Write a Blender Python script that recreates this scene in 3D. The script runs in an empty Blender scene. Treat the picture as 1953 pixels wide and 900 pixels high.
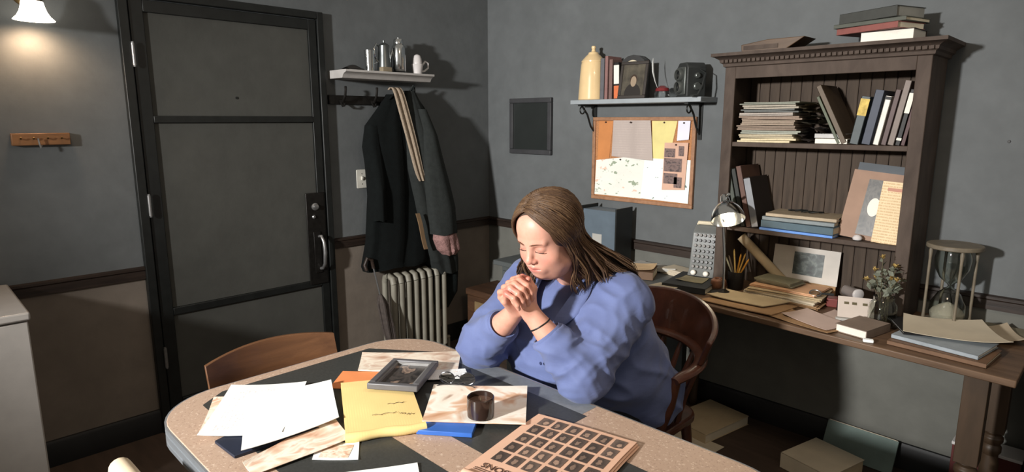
import bpy, bmesh, math, random
import numpy as np
from mathutils import Vector, Matrix, Euler

random.seed(7)
scene = bpy.context.scene
COL = scene.collection
R = math.radians

# ---------------------------------------------------------------- camera
cam_d = bpy.data.cameras.new('camera')
cam = bpy.data.objects.new('camera', cam_d)
COL.objects.link(cam)
cam.location = (3.434, -3.185, 1.6)
cam.rotation_euler = (R(90 - 10.503), 0, R(45.02))
cam_d.sensor_fit = 'HORIZONTAL'
cam_d.sensor_width = 36.0
cam_d.lens = 1189.1 / 1953 * 36.0
cam_d.clip_start = 0.02
scene.camera = cam

# ---------------------------------------------------------------- world, light, exposure
scene.view_settings.view_transform = 'Standard'
scene.view_settings.look = 'None'
scene.view_settings.gamma = 1.0
scene.view_settings.use_curve_mapping = False
scene.view_settings.exposure = 0.0
world = bpy.data.worlds.new('world')
scene.world = world
world.use_nodes = True
bg = world.node_tree.nodes['Background']
bg.inputs[0].default_value = (1.0, 0.92, 0.80, 1)
bg.inputs[1].default_value = 0.30


def add_light(name, kind, loc, power, color=(1, 1, 1), size=0.3, target=None, spot=None):
    ld = bpy.data.lights.new(name, kind)
    ld.energy = power
    ld.color = color
    if kind == 'AREA':
        ld.shape = 'DISK'
        ld.size = size
    else:
        ld.shadow_soft_size = size
    if spot:
        ld.spot_size, ld.spot_blend = spot
    o = bpy.data.objects.new(name, ld)
    COL.objects.link(o)
    o.location = loc
    if target is not None:
        d = Vector(target) - Vector(loc)
        o.rotation_euler = d.to_track_quat('-Z', 'Y').to_euler()
    return o


# the one hard lamp that lights the room, far off to the left of the table
add_light('key_lamp', 'SPOT', (1.9, -5.6, 2.15), 1450, (1.0, 0.985, 0.96), 0.12, (1.42, -0.3, 1.25), (R(65), 1.0))

# added weak warm fill above the camera end of the table, not a fixture
add_light('overhead_fill', 'AREA', (2.95, -1.75, 2.55), 9, (1.0, 0.80, 0.60), 0.45, (2.75, -1.75, 0.7))


# ---------------------------------------------------------------- materials
def lin(c):
    return tuple(((v / 255) / 12.92 if v / 255 <= 0.04045 else (((v / 255) + 0.055) / 1.055) ** 2.4) for v in c)


MATS = {}


def nodes_of(name):
    m = bpy.data.materials.new(name)
    m.use_nodes = True
    nt = m.node_tree
    b = nt.nodes['Principled BSDF']
    return m, nt, b


def link(nt, a, b):
    nt.links.new(a, b)


def coords(nt, kind='Object', scale=(1, 1, 1), rot=(0, 0, 0), loc=(0, 0, 0)):
    tc = nt.nodes.new('ShaderNodeTexCoord')
    mp = nt.nodes.new('ShaderNodeMapping')
    mp.inputs['Scale'].default_value = scale
    mp.inputs['Rotation'].default_value = rot
    mp.inputs['Location'].default_value = loc
    link(nt, tc.outputs[kind], mp.inputs['Vector'])
    return mp.outputs[0]


def noise(nt, vec, scale=5, detail=4, rough=0.55, dist=0.0):
    n = nt.nodes.new('ShaderNodeTexNoise')
    n.inputs['Scale'].default_value = scale
    n.inputs['Detail'].default_value = detail
    n.inputs['Roughness'].default_value = rough
    n.inputs['Distortion'].default_value = dist
    link(nt, vec, n.inputs['Vector'])
    return n.outputs['Fac']


def ramp(nt, fac, stops, interp='LINEAR'):
    r = nt.nodes.new('ShaderNodeValToRGB')
    cr = r.color_ramp
    cr.interpolation = interp
    while len(cr.elements) < len(stops):
        cr.elements.new(0.5)
    for e, (p, c) in zip(cr.elements, stops):
        e.position = p
        e.color = (*c, 1)
    link(nt, fac, r.inputs[0])
    return r.outputs[0]


def mixc(nt, fac, a, b, mode='MIX'):
    n = nt.nodes.new('ShaderNodeMix')
    n.data_type = 'RGBA'
    n.blend_type = mode
    for sock, v in ((n.inputs[0], fac), (n.inputs[6], a), (n.inputs[7], b)):
        if isinstance(v, (int, float)):
            sock.default_value = v
        elif isinstance(v, tuple):
            sock.default_value = (*v, 1)
        else:
            link(nt, v, sock)
    return n.outputs[2]


def mathn(nt, op, a, b=None):
    n = nt.nodes.new('ShaderNodeMath')
    n.operation = op
    for i, v in enumerate((a, b)):
        if v is None:
            continue
        if isinstance(v, (int, float)):
            n.inputs[i].default_value = v
        else:
            link(nt, v, n.inputs[i])
    return n.outputs[0]


def bump(nt, b, h, strength=0.2, dist=0.01):
    bn = nt.nodes.new('ShaderNodeBump')
    bn.inputs['Strength'].default_value = strength
    bn.inputs['Distance'].default_value = dist
    link(nt, h, bn.inputs['Height'])
    link(nt, bn.outputs[0], b.inputs['Normal'])


def mul(c, k):
    return tuple(min(1.0, v * k) for v in c)


def M(name, col, rough=0.6, metal=0.0, var=0.15, scale=12, bmp=0.0, bscale=80, spec=0.4, coat=0.0, emis=0.0, alpha=1.0, trans=0.0, sheen=0.0):
    """plain procedural material: colour with soft noise variation and optional fine relief"""
    if name in MATS:
        return MATS[name]
    m, nt, b = nodes_of(name)
    c = lin(col)
    v = coords(nt)
    f = noise(nt, v, scale, 5)
    link(nt, ramp(nt, f, [(0.3, mul(c, 1 - var)), (0.7, mul(c, 1 + var))]), b.inputs['Base Color'])
    b.inputs['Roughness'].default_value = rough
    b.inputs['Metallic'].default_value = metal
    b.inputs['Specular IOR Level'].default_value = spec
    b.inputs['Coat Weight'].default_value = coat
    if sheen:
        b.inputs['Sheen Weight'].default_value = sheen
    if trans:
        b.inputs['Transmission Weight'].default_value = trans
    if emis:
        b.inputs['Emission Color'].default_value = (*c, 1)
        b.inputs['Emission Strength'].default_value = emis
    if bmp:
        bump(nt, b, noise(nt, v, bscale, 3), bmp)
    MATS[name] = m
    return m


def wood(name, c1, c2, rough=0.5, scale=(6, 40, 40), coat=0.0, spec=0.4):
    if name in MATS:
        return MATS[name]
    m, nt, b = nodes_of(name)
    v = coords(nt, scale=scale)
    f = noise(nt, v, 1.0, 6, 0.6, 0.4)
    link(nt, ramp(nt, f, [(0.3, lin(c1)), (0.7, lin(c2))]), b.inputs['Base Color'])
    b.inputs['Roughness'].default_value = rough
    b.inputs['Coat Weight'].default_value = coat
    b.inputs['Specular IOR Level'].default_value = spec
    bump(nt, b, f, 0.08)
    MATS[name] = m
    return m


def plaster(name, c, blotch=0.22, c2=None):
    if name in MATS:
        return MATS[name]
    m, nt, b = nodes_of(name)
    v = coords(nt)
    a = noise(nt, v, 1.6, 6, 0.6, 0.3)
    d = noise(nt, v, 9, 5, 0.6)
    c = lin(c)
    base = ramp(nt, a, [(0.3, mul(c, 1 - blotch)), (0.55, c), (0.75, mul(c2 and lin(c2) or c, 1 + blotch))])
    fine = ramp(nt, d, [(0.3, (0.86, 0.86, 0.86)), (0.7, (1, 1, 1))])
    link(nt, mixc(nt, 1.0, base, fine, 'MULTIPLY'), b.inputs['Base Color'])
    b.inputs['Roughness'].default_value = 0.75
    b.inputs['Specular IOR Level'].default_value = 0.25
    bump(nt, b, noise(nt, v, 30, 4), 0.08)
    MATS[name] = m
    return m


def printed(name, paper, ink, lines=24, dens=0.5, margin=0.1, rough=0.8, axis=1, blotch=None):
    """paper with rows of print, laid out in the sheet's own Generated coordinates"""
    if name in MATS:
        return MATS[name]
    m, nt, b = nodes_of(name)
    v = coords(nt, 'Generated')
    sp = nt.nodes.new('ShaderNodeSeparateXYZ')
    link(nt, v, sp.inputs[0])
    along, across = (sp.outputs[0], sp.outputs[1]) if axis == 1 else (sp.outputs[1], sp.outputs[0])
    rows = mathn(nt, 'FRACT', mathn(nt, 'MULTIPLY', across, lines))
    rowmask = mathn(nt, 'LESS_THAN', rows, 0.45)
    sc = (60, lines, 1) if axis == 1 else (lines, 60, 1)
    words = noise(nt, coords(nt, 'Generated', sc), 1.0, 2, 0.6)
    wm = mathn(nt, 'LESS_THAN', words, dens)
    ins = None
    for s in (along, across):
        for op, lim in (('GREATER_THAN', margin), ('LESS_THAN', 1 - margin)):
            q = mathn(nt, op, s, lim)
            ins = q if ins is None else mathn(nt, 'MULTIPLY', ins, q)
    mask = mathn(nt, 'MULTIPLY', mathn(nt, 'MULTIPLY', rowmask, wm), ins)
    pc = lin(paper)
    age = noise(nt, v, 3, 4)
    base = ramp(nt, age, [(0.3, mul(pc, 0.88)), (0.7, pc)])
    if blotch:
        bl = noise(nt, v, blotch[1], 3)
        base = mixc(nt, mathn(nt, 'MULTIPLY', mathn(nt, 'GREATER_THAN', bl, blotch[2]), ins), base, lin(blotch[0]))
    link(nt, mixc(nt, mask, base, lin(ink)), b.inputs['Base Color'])
    b.inputs['Roughness'].default_value = rough
    b.inputs['Specular IOR Level'].default_value = 0.25
    MATS[name] = m
    return m


def picture(name, stops, scale=3.0, rough=0.4, seed=0.0, detail=3, dist=0.6):
    """a printed or painted picture: soft patches of several tones"""
    if name in MATS:
        return MATS[name]
    m, nt, b = nodes_of(name)
    v = coords(nt, 'Generated', loc=(seed, seed * 1.7, seed * 0.6))
    f = noise(nt, v, scale, detail, 0.5, dist)
    link(nt, ramp(nt, f, [(p, lin(c)) for p, c in stops]), b.inputs['Base Color'])
    b.inputs['Roughness'].default_value = rough
    MATS[name] = m
    return m


def glass(name, col=(235, 240, 240), rough=0.03, ior=1.45):
    if name in MATS:
        return MATS[name]
    m, nt, b = nodes_of(name)
    b.inputs['Base Color'].default_value = (*lin(col), 1)
    b.inputs['Roughness'].default_value = rough
    b.inputs['IOR'].default_value = ior
    b.inputs['Transmission Weight'].default_value = 1.0
    MATS[name] = m
    return m


# ---------------------------------------------------------------- mesh building
class MB:
    def __init__(self):
        self.v, self.f, self.mi = [], [], []

    def add(self, verts, faces, T=None, mi=0):
        o = len(self.v)
        if T is not None:
            verts = [T @ Vector(p) for p in verts]
        self.v += [tuple(p) for p in verts]
        self.f += [tuple(i + o for i in f) for f in faces]
        self.mi += [mi] * len(faces)
        return self

    def box(self, x0, y0, z0, x1, y1, z1, T=None, mi=0):
        vs = [(x0, y0, z0), (x1, y0, z0), (x1, y1, z0), (x0, y1, z0), (x0, y0, z1), (x1, y0, z1), (x1, y1, z1), (x0, y1, z1)]
        fs = [(0, 3, 2, 1), (4, 5, 6, 7), (0, 1, 5, 4), (1, 2, 6, 5), (2, 3, 7, 6), (3, 0, 4, 7)]
        return self.add(vs, fs, T, mi)

    def cbox(self, c, s, rot=(0, 0, 0), mi=0):
        T = Matrix.Translation(c) @ Euler(rot).to_matrix().to_4x4()
        return self.box(-s[0] / 2, -s[1] / 2, -s[2] / 2, s[0] / 2, s[1] / 2, s[2] / 2, T, mi)

    def prism(self, poly, z0, z1, T=None, mi=0):
        n = len(poly)
        a = sum(poly[i][0] * poly[(i + 1) % n][1] - poly[(i + 1) % n][0] * poly[i][1] for i in range(n))
        if a < 0:
            poly = poly[::-1]
        vs = [(x, y, z0) for x, y in poly] + [(x, y, z1) for x, y in poly]
        fs = [tuple(range(n))[::-1], tuple(range(n, 2 * n))] + [(i, (i + 1) % n, n + (i + 1) % n, n + i) for i in range(n)]
        return self.add(vs, fs, T, mi)

    def lathe(self, prof, n=24, T=None, mi=0, cap=True):
        vs, fs = [], []
        for r, z in prof:
            for k in range(n):
                a = 2 * math.pi * k / n
                vs.append((r * math.cos(a), r * math.sin(a), z))
        m = len(prof)
        for i in range(m - 1):
            for k in range(n):
                k2 = (k + 1) % n
                fs.append((i * n + k, i * n + k2, (i + 1) * n + k2, (i + 1) * n + k))
        if cap:
            fs.append(tuple(range(n))[::-1])
            fs.append(tuple((m - 1) * n + k for k in range(n)))
        return self.add(vs, fs, T, mi)

    def tube(self, pts, r, n=8, T=None, mi=0, flat=1.0, closed=False):
        pts = [Vector(p) for p in pts]
        m = len(pts)
        rs = r if isinstance(r, (list, tuple)) else [r] * m
        vs, fs = [], []
        up = None
        for i, p in enumerate(pts):
            if closed:
                t = (pts[(i + 1) % m] - pts[i - 1]).normalized()
            else:
                t = (pts[min(i + 1, m - 1)] - pts[max(i - 1, 0)]).normalized()
            if up is None:
                up = Vector((0, 0, 1)) if abs(t.z) < 0.9 else Vector((1, 0, 0))
            up = (up - t * up.dot(t))
            if up.length < 1e-6:
                up = t.orthogonal()
            up.normalize()
            sd = t.cross(up)
            for k in range(n):
                a = 2 * math.pi * k / n
                vs.append(p + sd * (rs[i] * math.cos(a)) + up * (rs[i] * flat * math.sin(a)))
        rng = m if closed else m - 1
        for i in range(rng):
            j = (i + 1) % m
            for k in range(n):
                k2 = (k + 1) % n
                fs.append((i * n + k, i * n + k2, j * n + k2, j * n + k))
        if not closed:
            fs.append(tuple(range(n))[::-1])
            fs.append(tuple((m - 1) * n + k for k in range(n)))
        return self.add(vs, fs, T, mi)

    def grid(self, fn, nu, nv, T=None, mi=0, thick=None):
        """surface fn(u,v)->(x,y,z); with thick a closed slab offset by fn2"""
        vs = [fn(i / nu, j / nv) for j in range(nv + 1) for i in range(nu + 1)]
        fs = [(j * (nu + 1) + i, j * (nu + 1) + i + 1, (j + 1) * (nu + 1) + i + 1, (j + 1) * (nu + 1) + i) for j in range(nv) for i in range(nu)]
        if thick is None:
            return self.add(vs, fs, T, mi)
        o = len(vs)
        vs2 = [Vector(p) + Vector(thick) for p in vs]
        vs = [Vector(p) for p in vs] + vs2
        fs2 = [tuple(i + o for i in f[::-1]) for f in fs]
        ring = [i for i in range(nu + 1)] + [j * (nu + 1) + nu for j in range(1, nv + 1)] + [nv * (nu + 1) + i for i in range(nu - 1, -1, -1)] + [j * (nu + 1) for j in range(nv - 1, 0, -1)]
        side = [(ring[k], ring[k - 1], ring[k - 1] + o, ring[k] + o) for k in range(len(ring))]
        return self.add(vs, fs + fs2 + side, T, mi)

    def build(self, name, mat, parent=None, loc=None, rot=None, smooth=True, bevel=0.0, seg=2, angle=38, sub=0, label=None):
        me = bpy.data.meshes.new(name)
        me.from_pydata(self.v, [], self.f)
        mats = mat if isinstance(mat, (list, tuple)) else [mat]
        for m in mats:
            me.materials.append(m)
        if len(mats) > 1:
            me.polygons.foreach_set('material_index', self.mi)
        bm = bmesh.new()
        bm.from_mesh(me)
        bmesh.ops.recalc_face_normals(bm, faces=bm.faces)
        bm.to_mesh(me)
        bm.free()
        if smooth:
            me.polygons.foreach_set('use_smooth', [True] * len(me.polygons))
            me.set_sharp_from_angle(angle=R(angle))
        me.update()
        o = bpy.data.objects.new(name, me)
        COL.objects.link(o)
        if parent is not None:
            o.parent = parent
        if loc is not None:
            o.location = loc
        if rot is not None:
            o.rotation_euler = rot
        if bevel:
            b = o.modifiers.new('bevel', 'BEVEL')
            b.width = bevel
            b.segments = seg
            b.limit_method = 'ANGLE'
            b.angle_limit = R(35)
        if sub:
            s = o.modifiers.new('subsurf', 'SUBSURF')
            s.levels = s.render_levels = sub
        if label:
            o['label'] = label
        return o


def tag(o, label, cat, group=None, kind=None):
    o['label'] = label
    o['category'] = cat
    if group:
        o['group'] = group
    if kind:
        o['kind'] = kind
    return o


def thing(name, label, cat, loc=(0, 0, 0), rot=(0, 0, 0), group=None):
    o = bpy.data.objects.new(name, None)
    COL.objects.link(o)
    o.empty_display_size = 0.05
    o.location = loc
    o.rotation_euler = rot if isinstance(rot, tuple) else (0, 0, rot)
    return tag(o, label, cat, group)


def struct(o, label, cat=None):
    o['kind'] = 'structure'
    o['label'] = label
    return o


def rrect(x0, y0, x1, y1, r, n=6):
    pts = []
    for cx, cy, a0 in ((x1 - r, y1 - r, 0), (x0 + r, y1 - r, 90), (x0 + r, y0 + r, 180), (x1 - r, y0 + r, 270)):
        for k in range(n + 1):
            a = R(a0 + 90 * k / n)
            pts.append((cx + r * math.cos(a), cy + r * math.sin(a)))
    return pts


def centroid(q):
    return sum(p[0] for p in q) / len(q), sum(p[1] for p in q) / len(q)


def sheet(name, label, cat, q, z, mat, thick=0.0012, curl=0.004, group=None, n=8, seed=0, curls=None):
    """a sheet of paper lying flat: q = four corners in order, gently curled"""
    cx, cy = centroid(q)
    rnd = random.Random(seed + len(label))
    ph = [rnd.uniform(0, 6.28) for _ in range(4)]
    cc = curls or [rnd.uniform(0, 1) for _ in range(4)]

    # local frame with x along the first edge so that print follows the sheet
    ang = math.atan2(q[1][1] - q[0][1], q[1][0] - q[0][0])
    ca, sa = math.cos(-ang), math.sin(-ang)
    ql = [((x - cx) * ca - (y - cy) * sa, (x - cx) * sa + (y - cy) * ca) for x, y in q]

    def fn(u, v):
        x = (1 - u) * (1 - v) * ql[0][0] + u * (1 - v) * ql[1][0] + u * v * ql[2][0] + (1 - u) * v * ql[3][0]
        y = (1 - u) * (1 - v) * ql[0][1] + u * (1 - v) * ql[1][1] + u * v * ql[2][1] + (1 - u) * v * ql[3][1]
        w = ((1 - u) * (1 - v)) ** 4 * cc[0] + (u * (1 - v)) ** 4 * cc[1] + (u * v) ** 4 * cc[2] + ((1 - u) * v) ** 4 * cc[3]
        zz = curl * (1.8 * w + 0.12 * (1 + math.sin(5 * u + ph[0]) * math.cos(4 * v + ph[1])))
        return x, y, zz + thick
    mb = MB().grid(fn, n, n, thick=(0, 0, -thick))
    o = mb.build(name, mat, loc=(cx, cy, z), rot=(0, 0, ang), angle=60)
    return tag(o, label, cat, group)


def copy_tree(o, parent=None, loc=None, rot=None):
    c = o.copy()
    COL.objects.link(c)
    c.parent = parent
    if loc is not None:
        c.location = loc
    if rot is not None:
        c.rotation_euler = rot
    for ch in list(o.children):
        copy_tree(ch, c)
    return c


def text_mesh(name, body, size, mat, parent=None, loc=(0, 0, 0), rot=(0, 0, 0), depth=0.0003, align='CENTER', sx=1.0):
    cu = bpy.data.curves.new(name, 'FONT')
    cu.body = body
    cu.size = size
    cu.extrude = depth
    cu.align_x = align
    cu.align_y = 'CENTER'
    t = bpy.data.objects.new(name, cu)
    COL.objects.link(t)
    dg = bpy.context.evaluated_depsgraph_get()
    me = bpy.data.meshes.new_from_object(t.evaluated_get(dg))
    bpy.data.objects.remove(t)
    bpy.data.curves.remove(cu)
    me.materials.clear()
    me.materials.append(mat)
    o = bpy.data.objects.new(name, me)
    COL.objects.link(o)
    o.location, o.rotation_euler = loc, rot
    o.scale = (sx, 1, 1)
    if parent is not None:
        o.parent = parent
    return o

# ================================================================ the room
m_wall = plaster('grey_plaster', (101, 104, 105), 0.16)
m_wains = plaster('beige_wainscot', (126, 116, 106), 0.2)
m_wains_r = plaster('grey_wainscot', (108, 108, 102), 0.15)
m_trim = wood('dark_trim', (30, 22, 18), (52, 40, 33), 0.5, (4, 4, 60))
m_base = M('black_baseboard', (26, 26, 27), 0.5, var=0.2)
m_floor = wood('brown_floor', (60, 48, 40), (78, 63, 53), 0.75, (3, 18, 3))

fl = MB().box(-0.1, -6.2, -0.08, 6.0, 0.1, 0.0).build('floor', m_floor)
struct(fl, 'dark brown worn floor of the room')

wl = MB().box(-0.10, -6.2, 0.84, 0.0, 0.1, 2.75).build('wall_left', m_wall)
struct(wl, 'dim grey plaster wall with the door and the coat hooks')
MB().box(-0.10, -6.2, 0.0, 0.0, 0.1, 0.84).build('wainscot', m_wains, wl)
wr = MB().box(0.0, 0.0, 0.84, 6.0, 0.10, 2.75).build('wall_right', m_wall)
struct(wr, 'grey plaster wall behind the bookcase and corkboard')
MB().box(0.0, 0.0, 0.0, 6.0, 0.10, 0.84).build('wainscot', m_wains_r, wr)
MB().lathe([(0.004, 0), (0.006, 0.002), (0.005, 0.006)], 8, Matrix.Translation((3.057, 0, 1.517)) @ Euler((R(90), 0, 0)).to_matrix().to_4x4()).build('nail', M('nail_iron', (40, 36, 34), 0.5), wr)


def mould(x0, y0, x1, y1, prof, name, mat, label):
    """run a small profile (offset from wall, height) along a wall line"""
    mb = MB()
    d = Vector((x1 - x0, y1 - y0, 0)).normalized()
    nrm = Vector((-d.y, d.x, 0))
    vs = []
    for (px, py) in ((x0, y0), (x1, y1)):
        for o, z in prof:
            vs.append((px + nrm.x * o, py + nrm.y * o, z))
    n = len(prof)
    fs = [tuple(range(n)), tuple(range(2 * n - 1, n - 1, -1))] + [(i, (i + 1) % n, n + (i + 1) % n, n + i) for i in range(n)]
    mb.add(vs, fs)
    return struct(mb.build(name, mat, angle=30), label)


rail = [(0, 0.822), (0.016, 0.826), (0.016, 0.866), (0.022, 0.872), (0.022, 0.883), (0, 0.887)]
base = [(0, 0.0), (0.018, 0.0), (0.018, 0.108), (0.010, 0.124), (0, 0.126)]
mould(0, 0, 0, -1.318, [(o, z) for o, z in rail], 'trim_1', m_trim, 'dark chair rail between the door and the corner')
mould(0, -2.342, 0, -6.2, rail, 'trim_2', m_trim, 'dark chair rail on the wall beside the white cabinet')
mould(6.0, 0, 0, 0, rail, 'trim_3', m_trim, 'dark chair rail running behind the desk')
mould(0, 0, 0, -1.318, base, 'baseboard_left', m_base, 'black baseboard behind the radiator')
mould(0, -2.342, 0, -6.2, [(o, z * 1.0) for o, z in base], 'baseboard_front', m_base, 'black baseboard by the white cabinet')
mould(6.0, 0, 0, 0, base, 'baseboard_right', m_base, 'black baseboard under the desk')

# ---- door_1: black steel frame, three grey panels
m_blk = M('black_steel', (23, 25, 24), 0.45, var=0.25, scale=20)
m_panel = plaster('door_panel_grey', (74, 74, 70), 0.12)
m_iron = M('dark_iron', (34, 32, 30), 0.4, 0.5, var=0.3, scale=40)
m_steel = M('worn_steel', (150, 150, 150), 0.35, 0.8, var=0.2, scale=30)
door = MB()
door.box(-0.02, -2.344, 0, 0.035, -2.302, 2.205).box(-0.02, -1.352, 0, 0.035, -1.314, 2.205).box(-0.02, -2.302, 2.165, 0.035, -1.352, 2.205)
d = door.build('door_1', m_blk, bevel=0.004)
struct(d, 'black framed steel door with three grey panels')
leaf = MB()
leaf.box(0.0, -2.298, 0.01, 0.024, -2.237, 2.16)
leaf.box(0.0, -1.404, 0.01, 0.024, -1.356, 2.16)
leaf.box(0.0, -2.237, 2.104, 0.024, -1.404, 2.16)
leaf.box(0.0, -2.237, 1.588, 0.026, -1.404, 1.622)
leaf.box(0.0, -2.237, 0.614, 0.026, -1.404, 0.652)
leaf.box(0.0, -2.237, 0.01, 0.024, -1.404, 0.16)
leaf.build('door_leaf_frame', m_blk, d, bevel=0.003)
for z0, z1 in ((1.622, 2.104), (0.652, 1.588), (0.16, 0.614)):
    MB().box(-0.004, -2.237, z0, 0.010, -1.404, z1).build('panel', m_panel, d, bevel=0.001)
MB().lathe([(0.007, 0), (0.007, 0.003)], 10, Matrix.Translation((0.010, -1.826, 1.717)) @ Euler((0, R(90), 0)).to_matrix().to_4x4()).build('peephole', m_blk, d)
for z in (1.905, 1.19, 0.405):
    h = MB().tube([(0.045, -2.300, z - 0.05), (0.045, -2.300, z + 0.05)], 0.0085, 10)
    h.tube([(0.045, -2.300, z - 0.057), (0.045, -2.300, z - 0.05)], 0.006, 8).tube([(0.045, -2.300, z + 0.05), (0.045, -2.300, z + 0.057)], 0.006, 8)
    h.build('hinge', m_steel, d)
lp = MB().box(0.024, -1.484, 0.63, 0.034, -1.368, 1.182).build('lock_plate', m_iron, d, bevel=0.003, label='tall dark iron lock plate')
T = Matrix.Translation((0.034, -1.43, 1.10)) @ Euler((0, R(90), 0)).to_matrix().to_4x4()
MB().lathe([(0.022, 0), (0.022, 0.006), (0.014, 0.010), (0.014, 0.022), (0.004, 0.024)], 18, T).build('lock_cylinder', m_steel, lp)
MB().tube([(0.034, -1.415, 0.92), (0.06, -1.412, 0.925), (0.078, -1.408, 0.89), (0.082, -1.405, 0.83), (0.078, -1.408, 0.76), (0.06, -1.412, 0.73), (0.034, -1.415, 0.725)],
          [0.010, 0.009, 0.010, 0.012, 0.010, 0.009, 0.010], 10).build('pull_handle', m_steel, lp, label='curved steel pull handle')
MB().box(0.034, -1.45, 0.70, 0.040, -1.405, 0.95).build('handle_backplate', m_iron, lp, bevel=0.002)
MB().lathe([(0.012, 0), (0.012, 0.004), (0.006, 0.01)], 12, Matrix.Translation((0.034, -1.44, 1.04)) @ Euler((0, R(90), 0)).to_matrix().to_4x4()).build('screw', m_steel, lp)

# ---- light switch on the left wall
t = thing('light_switch', 'white toggle light switch between the door and the coats', 'light switch', (0.0, -1.089, 1.24))
m_ivory = M('ivory_plastic', (205, 202, 192), 0.4, var=0.05)
MB().prism(rrect(-0.036, -0.058, 0.036, 0.058, 0.006, 3), 0, 0.006, Euler((R(90), 0, R(90))).to_matrix().to_4x4()).build('plate', m_ivory, t, bevel=0.0015)
MB().cbox((0.010, 0, 0.004), (0.014, 0.010, 0.022), (0, R(20), 0)).build('toggle', m_ivory, t, bevel=0.001)
for z in (-0.032, 0.032):
    MB().lathe([(0.003, 0), (0.003, 0.0015)], 8, Matrix.Translation((0.006, 0, z)) @ Euler((0, R(90), 0)).to_matrix().to_4x4()).build('screw', m_steel, t)

# ---- wall sconce (lit)
t = thing('wall_sconce', 'lit brass wall sconce with a flared white glass shade', 'lamp', (0.0, -2.675, 2.07))
m_brass = M('aged_brass', (110, 92, 62), 0.35, 0.9, var=0.2)
MB().lathe([(0.055, 0), (0.055, 0.008), (0.045, 0.016), (0.02, 0.022), (0.012, 0.04)], 24, Matrix.Translation((0, 0, 0.06)) @ Euler((0, R(90), 0)).to_matrix().to_4x4()).build('wall_plate', m_brass, t)
MB().tube([(0.03, 0, 0.06), (0.07, 0, 0.085), (0.115, 0, 0.08), (0.125, 0, 0.05)], 0.008, 10).build('arm', m_brass, t)
MB().lathe([(0.012, 0.07), (0.030, 0.055), (0.036, 0.03), (0.038, 0.0)], 20, Matrix.Translation((0.125, 0, 0.0))).build('gallery', m_brass, t)
ms, nt, b = nodes_of('lit_opal_glass')
b.inputs['Base Color'].default_value = (0.9, 0.88, 0.82, 1)
b.inputs['Emission Color'].default_value = (1.0, 0.9, 0.74, 1)
b.inputs['Emission Strength'].default_value = 5.0
prof = [(0.036, 0.012), (0.040, -0.01), (0.046, -0.03), (0.056, -0.048), (0.072, -0.062), (0.0735, -0.0625), (0.058, -0.046), (0.048, -0.028), (0.042, -0.008), (0.038, 0.012)]
MB().lathe(prof, 32, Matrix.Translation((0.125, 0, 0)), cap=False).build('shade', ms, t, label='glowing flared white glass shade')
MB().lathe([(0.004, 0.01), (0.016, -0.005), (0.021, -0.022), (0.016, -0.038), (0.004, -0.045)], 16, Matrix.Translation((0.125, 0, 0))).build('bulb', ms, t)
sl = add_light('sconce_light', 'SPOT', (0.085, -2.685, 1.985), 9, (1.0, 0.66, 0.40), 0.05, (0.02, -2.69, 1.2), (R(176), 0.8))

# ---- small wooden peg strip below it
t = thing('key_rack', 'small brown wooden key rack with tiny pegs below the sconce', 'key rack', (0, -2.69, 1.493))
m_rackw = wood('rack_wood', (100, 68, 42), (140, 98, 62), 0.5, (30, 4, 30))
MB().box(0, -0.105, 0, 0.03, 0.105, 0.052).build('board', m_rackw, t, bevel=0.003)
for y in (-0.075, -0.03, 0.02, 0.07):
    MB().tube([(0.03, y, 0.03), (0.045, y, 0.028), (0.050, y, 0.035)], 0.003, 6).build('peg', m_brass, t)
MB().tube([(0.048, -0.015, 0.03), (0.05, -0.013, 0.005), (0.05, -0.010, -0.012), (0.049, -0.006, 0.0)], 0.0035, 6).build('hook', m_steel, t)

# ================================================================ dining table
def speckle(name, base, light, dark):
    m, nt, b = nodes_of(name)
    v = coords(nt)
    f = noise(nt, v, 130, 2, 0.5)
    g = noise(nt, coords(nt, loc=(3, 1, 0)), 190, 2, 0.5)
    c = ramp(nt, f, [(0.50, lin(base)), (0.60, lin(base)), (0.68, lin(light))])
    c = mixc(nt, mathn(nt, 'GREATER_THAN', g, 0.63), c, lin(dark))
    link(nt, c, b.inputs['Base Color'])
    b.inputs['Roughness'].default_value = 0.38
    return m


m_form = speckle('speckled_laminate', (180, 154, 134), (206, 184, 164), (160, 134, 116))
m_inlay = M('black_laminate', (58, 59, 57), 0.42, var=0.18, scale=120)
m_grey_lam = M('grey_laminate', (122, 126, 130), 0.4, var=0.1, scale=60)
m_band = M('ribbed_aluminium', (175, 180, 185), 0.35, 0.7, var=0.06)
m_chrome = M('chrome', (190, 190, 190), 0.15, 1.0, var=0.03)
TX0, TX1, TY0, TY1, TZ = 1.415, 3.02, -2.72, -1.757, 0.75
t = thing('dining_table', 'speckled laminate dinette table with black inlay and ribbed metal edge', 'table', (0, 0, 0))
outer = rrect(TX0, TY0, TX1, TY1, 0.20, 10)
top = MB().prism(outer, TZ - 0.03, TZ).build('table_top', m_form, t, bevel=0.002)
MB().prism([(1.462, -2.52), (1.52, -2.60), (2.39, -2.60), (2.39, -2.305), (2.02, -2.305), (2.02, -2.188), (2.39, -2.188), (2.39, -1.832), (1.66, -1.832), (1.462, -1.98)], TZ - 0.001, TZ + 0.0006).build('inlay', m_inlay, t, smooth=False, label='black laminate inlay')
MB().prism([(2.615, -2.50), (2.93, -2.50), (2.93, -1.958), (2.615, -1.958)], TZ - 0.001, TZ + 0.0006).build('inlay', m_inlay, t, smooth=False, label='black laminate inlay')
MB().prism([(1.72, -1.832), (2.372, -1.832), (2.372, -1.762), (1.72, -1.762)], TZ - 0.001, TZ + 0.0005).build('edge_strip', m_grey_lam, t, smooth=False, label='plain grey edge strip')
band = MB()
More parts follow.
